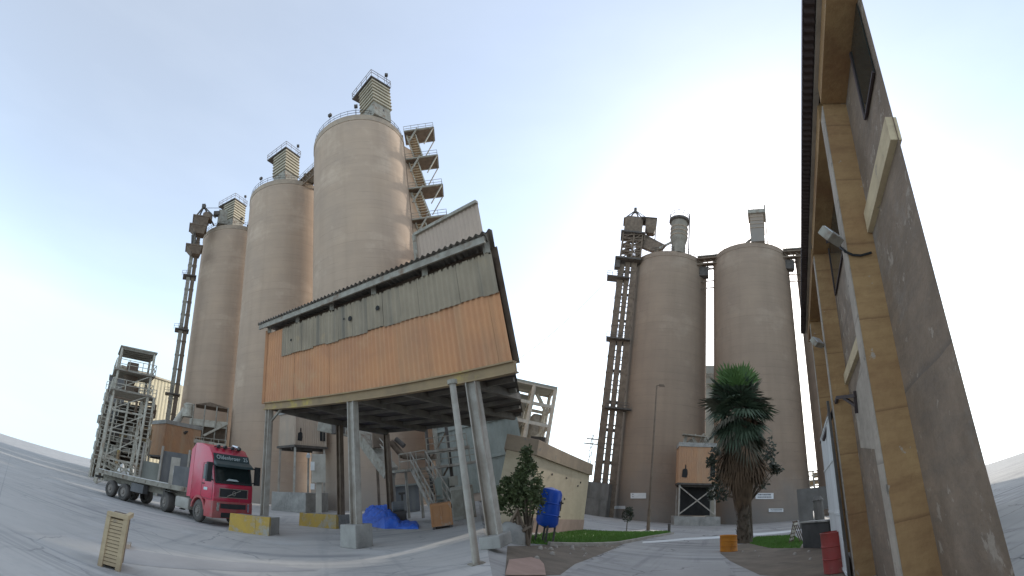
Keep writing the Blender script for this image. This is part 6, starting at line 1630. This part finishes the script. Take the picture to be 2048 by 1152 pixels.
# blue tank
c = at(YR, 1093, 1050, 19.8); z0 = at(YR, 1091, 1050, 19.8).z; z1 = at(YR, 1098, 978, 19.8).z
t = thing(YR, 'water_tank', 'upright blue water tank on legs in front of the cream outbuilding', 'tank', (c.x, c.y, 0))
mb = MB(); r = .46; mb.lathe((c.x, c.y, 0), [(.05, z0 - .1), (r * .8, z0 - .02), (r, z0 + .12), (r, z1 - .12), (r * .85, z1), (.05, z1 + .08)], 32); mb.build('drum', 'bluetank', t, smooth=True)
mb = MB()
for k in (.3, .62): mb.lathe((c.x, c.y, z0 + (z1 - z0) * k), [(r, -.03), (r + .02, 0), (r, .03)], 32)
mb.build('seams', 'bluetank', t)
for a in range(4):
    mb = MB(); q = Vector((c.x + .36 * math.cos(a * 1.571 + .5), c.y + .36 * math.sin(a * 1.571 + .5), 0)); mb.bar(q, q + Vector((0, 0, z0 + .1)), .07); mb.build('leg', 'dark_steel', t)
mb = MB(); q = Vector((c.x + r, c.y - .05, z0 + .9)); mb.bar(q, q + Vector((.14, 0, 0)), .06); mb.bar(q + Vector((0, 0, -.5)), q + Vector((.1, 0, -.5)), .05); mb.bar(q + Vector((.05, 0, -.3)), q + Vector((.05, 0, .1)), .04); mb.build('gauge_pipe', 'dark_steel', t)

# bush
q = at(YR, 1056, 1080, 18.2); 
t = thing(YR, 'round_bush', 'dense dark green bush beside the blue water tank', 'bush', (q.x, q.y, 0))
cc = [(at(YR, px, py, 18.2 + dz), r) for px, py, r, dz in ((1052, 945, .42, 0), (1066, 962, .42, -.2), (1040, 975, .6, .3), (1062, 985, .62, -.4), (1030, 1010, .5, 0), (1050, 1000, .6, -.4), (1050, 925, .3, .2), (1022, 980, .5, .2), (1070, 1005, .45, .2), (1010, 1000, .5, .3))]
mb = MB()
for e, r in cc: mb.cyl((q.x, q.y, .1), e, .06, .02, 6)
mb.cyl((q.x, q.y, 0), (q.x, q.y, .5), .12, .09, 8); mb.build('stem', 'trunk', t)
mb = MB(); cc += [(e + Vector((rr.uniform(-.6, .35), rr.uniform(-.4, .4), rr.uniform(-.2, .5))), rr.uniform(.10, .2)) for e, r in cc for _ in range(3)]; leaf_cloud(mb, cc, 5200, .13, rr, .95); mb.build('foliage', 'bush', t)
# low root stock under the bush
mb = MB(); q2 = at(YR, 1036, 1062, 17.6)
for k in range(14): mb.bar((q2.x + rr.uniform(-.7, .7), q2.y + rr.uniform(-.3, .3), 0), (q2.x + rr.uniform(-.5, .5), q2.y + rr.uniform(-.2, .2), rr.uniform(.5, 1.1)), rr.uniform(.04, .1))
tag(mb.build('stem_pile', 'brown_steel', yard=YR, loc=(q2.x, q2.y, 0)), 'dark bare stems standing under the dense bush', 'plant stems')
mb = MB(); c = G(YR, 1020, 1082); leaf_dummy = None
vs = []
mb.lathe(c, [(.01, .62), (.3, .56), (.52, .35), (.6, 0)], 14)
tag(mb.build('boulder', 'concrete', yard=YR, loc=c, smooth=True), 'rounded grey boulder by the bare stems under the bush', 'boulder')

# sapling and posts on the lawn edge
q = G(YR, 1253, 1062)
t = thing(YR, 'clipped_sapling', 'small clipped sapling on the lawn near the lamp post', 'sapling', q)
mb = MB(); mb.cyl(q, q + Vector((0, 0, .8)), .04, .03, 8); mb.build('trunk', 'trunk', t)
mb = MB(); leaf_cloud(mb, [(q + Vector((0, 0, 1.05)), .45), (q + Vector((.1, 0, 1.35)), .3)], 700, .12, rr, 1.0); mb.build('crown', 'tree_leaf', t)
q = G(YR, 1338, 1064)
mb = MB(); mb.cyl(q, q + Vector((0, 0, .55)), .12, .12, 12); mb.cyl(q + Vector((0, 0, .55)), q + Vector((0, 0, .62)), .15, .1, 12)
tag(mb.build('bollard', 'dark_steel', yard=YR, loc=q), 'short dark bollard at the tip of the lawn near the booth', 'bollard')

# ---------------- lawn, soil, kerbs, painted strip of sunlight
def flat(name, m, pts, z, Y=YR, kind='structure'):
    v = [G(Y, x, y, z) for x, y in pts]; mb = MB(); mb.add(v, [tuple(range(len(v)))]); o = mb.build(name, m, yard=Y, loc=v[0]); o['kind'] = kind; return v


soil = flat('ground', 'soil', [(1015, 1092), (1090, 1090), (1200, 1086), (1262, 1080), (1222, 1100), (1150, 1128), (1120, 1150), (1010, 1150)], .004)
lw1 = [(1020, 1083), (1080, 1068), (1165, 1060), (1335, 1062), (1345, 1067), (1300, 1074), (1230, 1087), (1150, 1090), (1090, 1089)]
lawnL = flat('lawn', 'grass_base', lw1, .010)
soil2 = flat('ground', 'soil', [(1440, 1106), (1450, 1092), (1500, 1086), (1600, 1090), (1690, 1098), (1720, 1150), (1520, 1150), (1460, 1122)], .004)
lw2 = [(1492, 1085), (1512, 1074), (1585, 1070), (1607, 1084), (1600, 1096), (1540, 1096)]
lawnR = flat('lawn', 'grass_base', lw2, .010)
pv = flat('pavement', 'pavers', [(1018, 1119), (1062, 1114), (1080, 1119), (1088, 1128), (1092, 1150), (1010, 1150)], .05)
flat('road', 'lane', [(1345, 1050), (1600, 1049), (1610, 1068), (1440, 1090), (1440, 1110), (1470, 1150), (1130, 1150), (1225, 1100), (1300, 1076)], .007)
flat('sunlit_strip', 'sunstrip', [(1285, 1083), (1370, 1076), (1480, 1068), (1600, 1058), (1600, 1062), (1480, 1073), (1370, 1080), (1285, 1086)], .011)  # sunlight through the slot between the silos, laid as a pale strip


def kerb(pts, h, lab):
    mb = MB(); v = [G(YR, x, y) for x, y in pts]
    for a, b in zip(v[:-1], v[1:]):
        n = max(1, int((b - a).length / .8))
        for i in range(n):
            p, q = a.lerp(b, i / n), a.lerp(b, (i + .97) / n); mb.bar(p + Vector((0, 0, h / 2)), q + Vector((0, 0, h / 2)), .16, h)
    o = mb.build('kerb', 'kerb', yard=YR, loc=v[0]); o['kind'] = 'structure'


kerb([(1098, 1091), (1165, 1092), (1235, 1089), (1300, 1076), (1346, 1068)], .12, '')


def blades(name, poly, n, h, lab, seed):
    r = random.Random(seed); xs = [p.x for p in poly]; ys = [p.y for p in poly]; mb = MB(); k = 0
    while k < n:
        x, y = r.uniform(min(xs), max(xs)), r.uniform(min(ys), max(ys)); ins = False
        for i in range(len(poly)):
            a, b = poly[i], poly[i - 1]
            if (a.y > y) != (b.y > y) and x < (b.x - a.x) * (y - a.y) / (b.y - a.y) + a.x: ins = not ins
        if not ins: continue
        hh = h * r.uniform(.5, 1.3); a = r.uniform(0, 3.14); w_ = Vector((math.cos(a), math.sin(a), 0)) * .02; q = Vector((x, y, .005)); l_ = Vector((r.gauss(0, .25), r.gauss(0, .25), 1)) * hh
        mb.add([q - w_, q + w_, q + l_], [(0, 1, 2)]); k += 1
    o = mb.build(name, 'grass', yard=YR, loc=poly[0]); o['kind'] = 'stuff'; o['label'] = lab; o['category'] = 'grass'


blades('grass', lawnL, 16000, .085, 'short green lawn in front of the cream outbuilding and the blue tank', 4)
blades('grass', lawnR, 7000, .085, 'patch of green lawn behind the palm beside the low dark wall', 5)
# debris and stones
for i in range(26):
    x, y = rr.choice([(rr.uniform(1090, 1230), rr.uniform(1092, 1100)), (rr.uniform(1030, 1180), rr.uniform(1096, 1125)), (rr.uniform(1480, 1680), rr.uniform(1100, 1128))])
    q = G(YR, x, y); mb = MB(); s_ = rr.uniform(.04, .11); mb.lathe(q, [(.005, s_ * .9), (s_ * .7, s_ * .6), (s_, 0)], 7)
    tag(mb.build('stone', 'kerb', yard=YR, loc=q), 'small pale stone lying on the bare soil', 'stone', 'loose stones scattered on the bare soil')

# preheater tower frame at the left
c = at(YR, 1066, 830, 62.0)
t = thing(YR, 'process_tower', 'pale concrete frame tower with round vessels behind the cream outbuilding', 'tower', (c.x, c.y, 0), rad(28))
cr2 = at(YR, 1049, 830, 62.0); f = lbox((cr2.x, cr2.y, 0), rad(28)); zt_ = at(YR, 1075, 779, 62).z; hw = 3.4
tw = 3.0
for x, y in ((-3.2, -tw), (.4, -tw), (.4 + 3.0, -tw + .0), (3.4, tw), (-3.2, tw), (.4, tw)):
    mb = MB(); mb.bar(f(x, y, 0), f(x, y, zt_), .42); mb.build('column', 'pale_concrete', t)
for k in range(6):
    z = zt_ - k * 2.55
    mb = MB()
    for (x0, y0), (x1, y1) in (((-3.2, -tw), (3.4, -tw)), ((3.4, -tw), (3.4, tw)), ((-3.2, tw), (3.4, tw)), ((-3.2, -tw), (-3.2, tw)), ((.4, -tw), (.4, tw))): mb.bar(f(x0, y0, z), f(x1, y1, z), .36, .42)
    mb.build('floor_beams', 'pale_concrete', t)
mb = MB(); mb.box(f(.1, 0, zt_ + .1), (7.0, 6.4, .3), rz=rad(28)); mb.build('roof_slab', 'hall_low', t)
for x, z, r in ((-1.5, zt_ - 4.2, 1.5), (1.9, zt_ - 5.6, 1.1), (-1.3, zt_ - 9.5, 1.6)):
    mb = MB(); q = f(x, .4, z); mb.lathe(q, [(.3, -3.2), (r, -.8), (r, 1.6), (r * .6, 2.2), (.05, 2.3)], 20); mb.build('vessel', 'dust_steel', t, smooth=True)
mb = MB(); mb.box(f(-1.5, 1.8, zt_ - 5.5), (3.2, .3, 9.5), rz=rad(28)); mb.build('back_panel', 'hall_low', t)
mb = MB(); mb.tube([f(1.2, -.6, zt_ - .8), f(2.6, -.6, zt_ - 2.6), f(2.6, -.6, zt_ - 6), f(1.0, -.6, zt_ - 7.5)], .28, 10); mb.build('duct', 'pale_steel', t)
# far mast beside the elevator foot
c = at(YR, 1182, 900, 120)
t = thing(YR, 'lattice_mast', 'thin distant lattice mast near the elevator foot', 'mast', (c.x, c.y, 0)); zz = at(YR, 1182, 868, 120).z
mb = MB()
for x in (-.5, .5): mb.bar((c.x + x, c.y, 0), (c.x + x * .3, c.y, zz), .16)
for k in range(8): mb.bar((c.x - .5, c.y, k * zz / 8), (c.x + .5, c.y, (k + 1) * zz / 8), .1)
mb.build('lattice', 'mesh_far', t)
mb = MB(); mb.bar((c.x - 2.2, c.y, zz * .86), (c.x + 2.2, c.y, zz * .86), .3); mb.bar((c.x - 1.6, c.y, zz * .93), (c.x + 1.6, c.y, zz * .93), .3); mb.build('cross_arm', 'mesh_far', t)
# overhead line
mb = MB(); a, b = at(YR, 1000, 742, 95), at(YR, 1226, 550, 68)
pts = [a.lerp(b, i / 14) - Vector((0, 0, 1.6 * math.sin(math.pi * i / 14))) for i in range(15)]
mb.tube(pts, .035, 5); tag(mb.build('overhead_wire', 'dust_steel', yard=YR, loc=a), 'faint overhead wire running up to the three-casing elevator', 'wire')
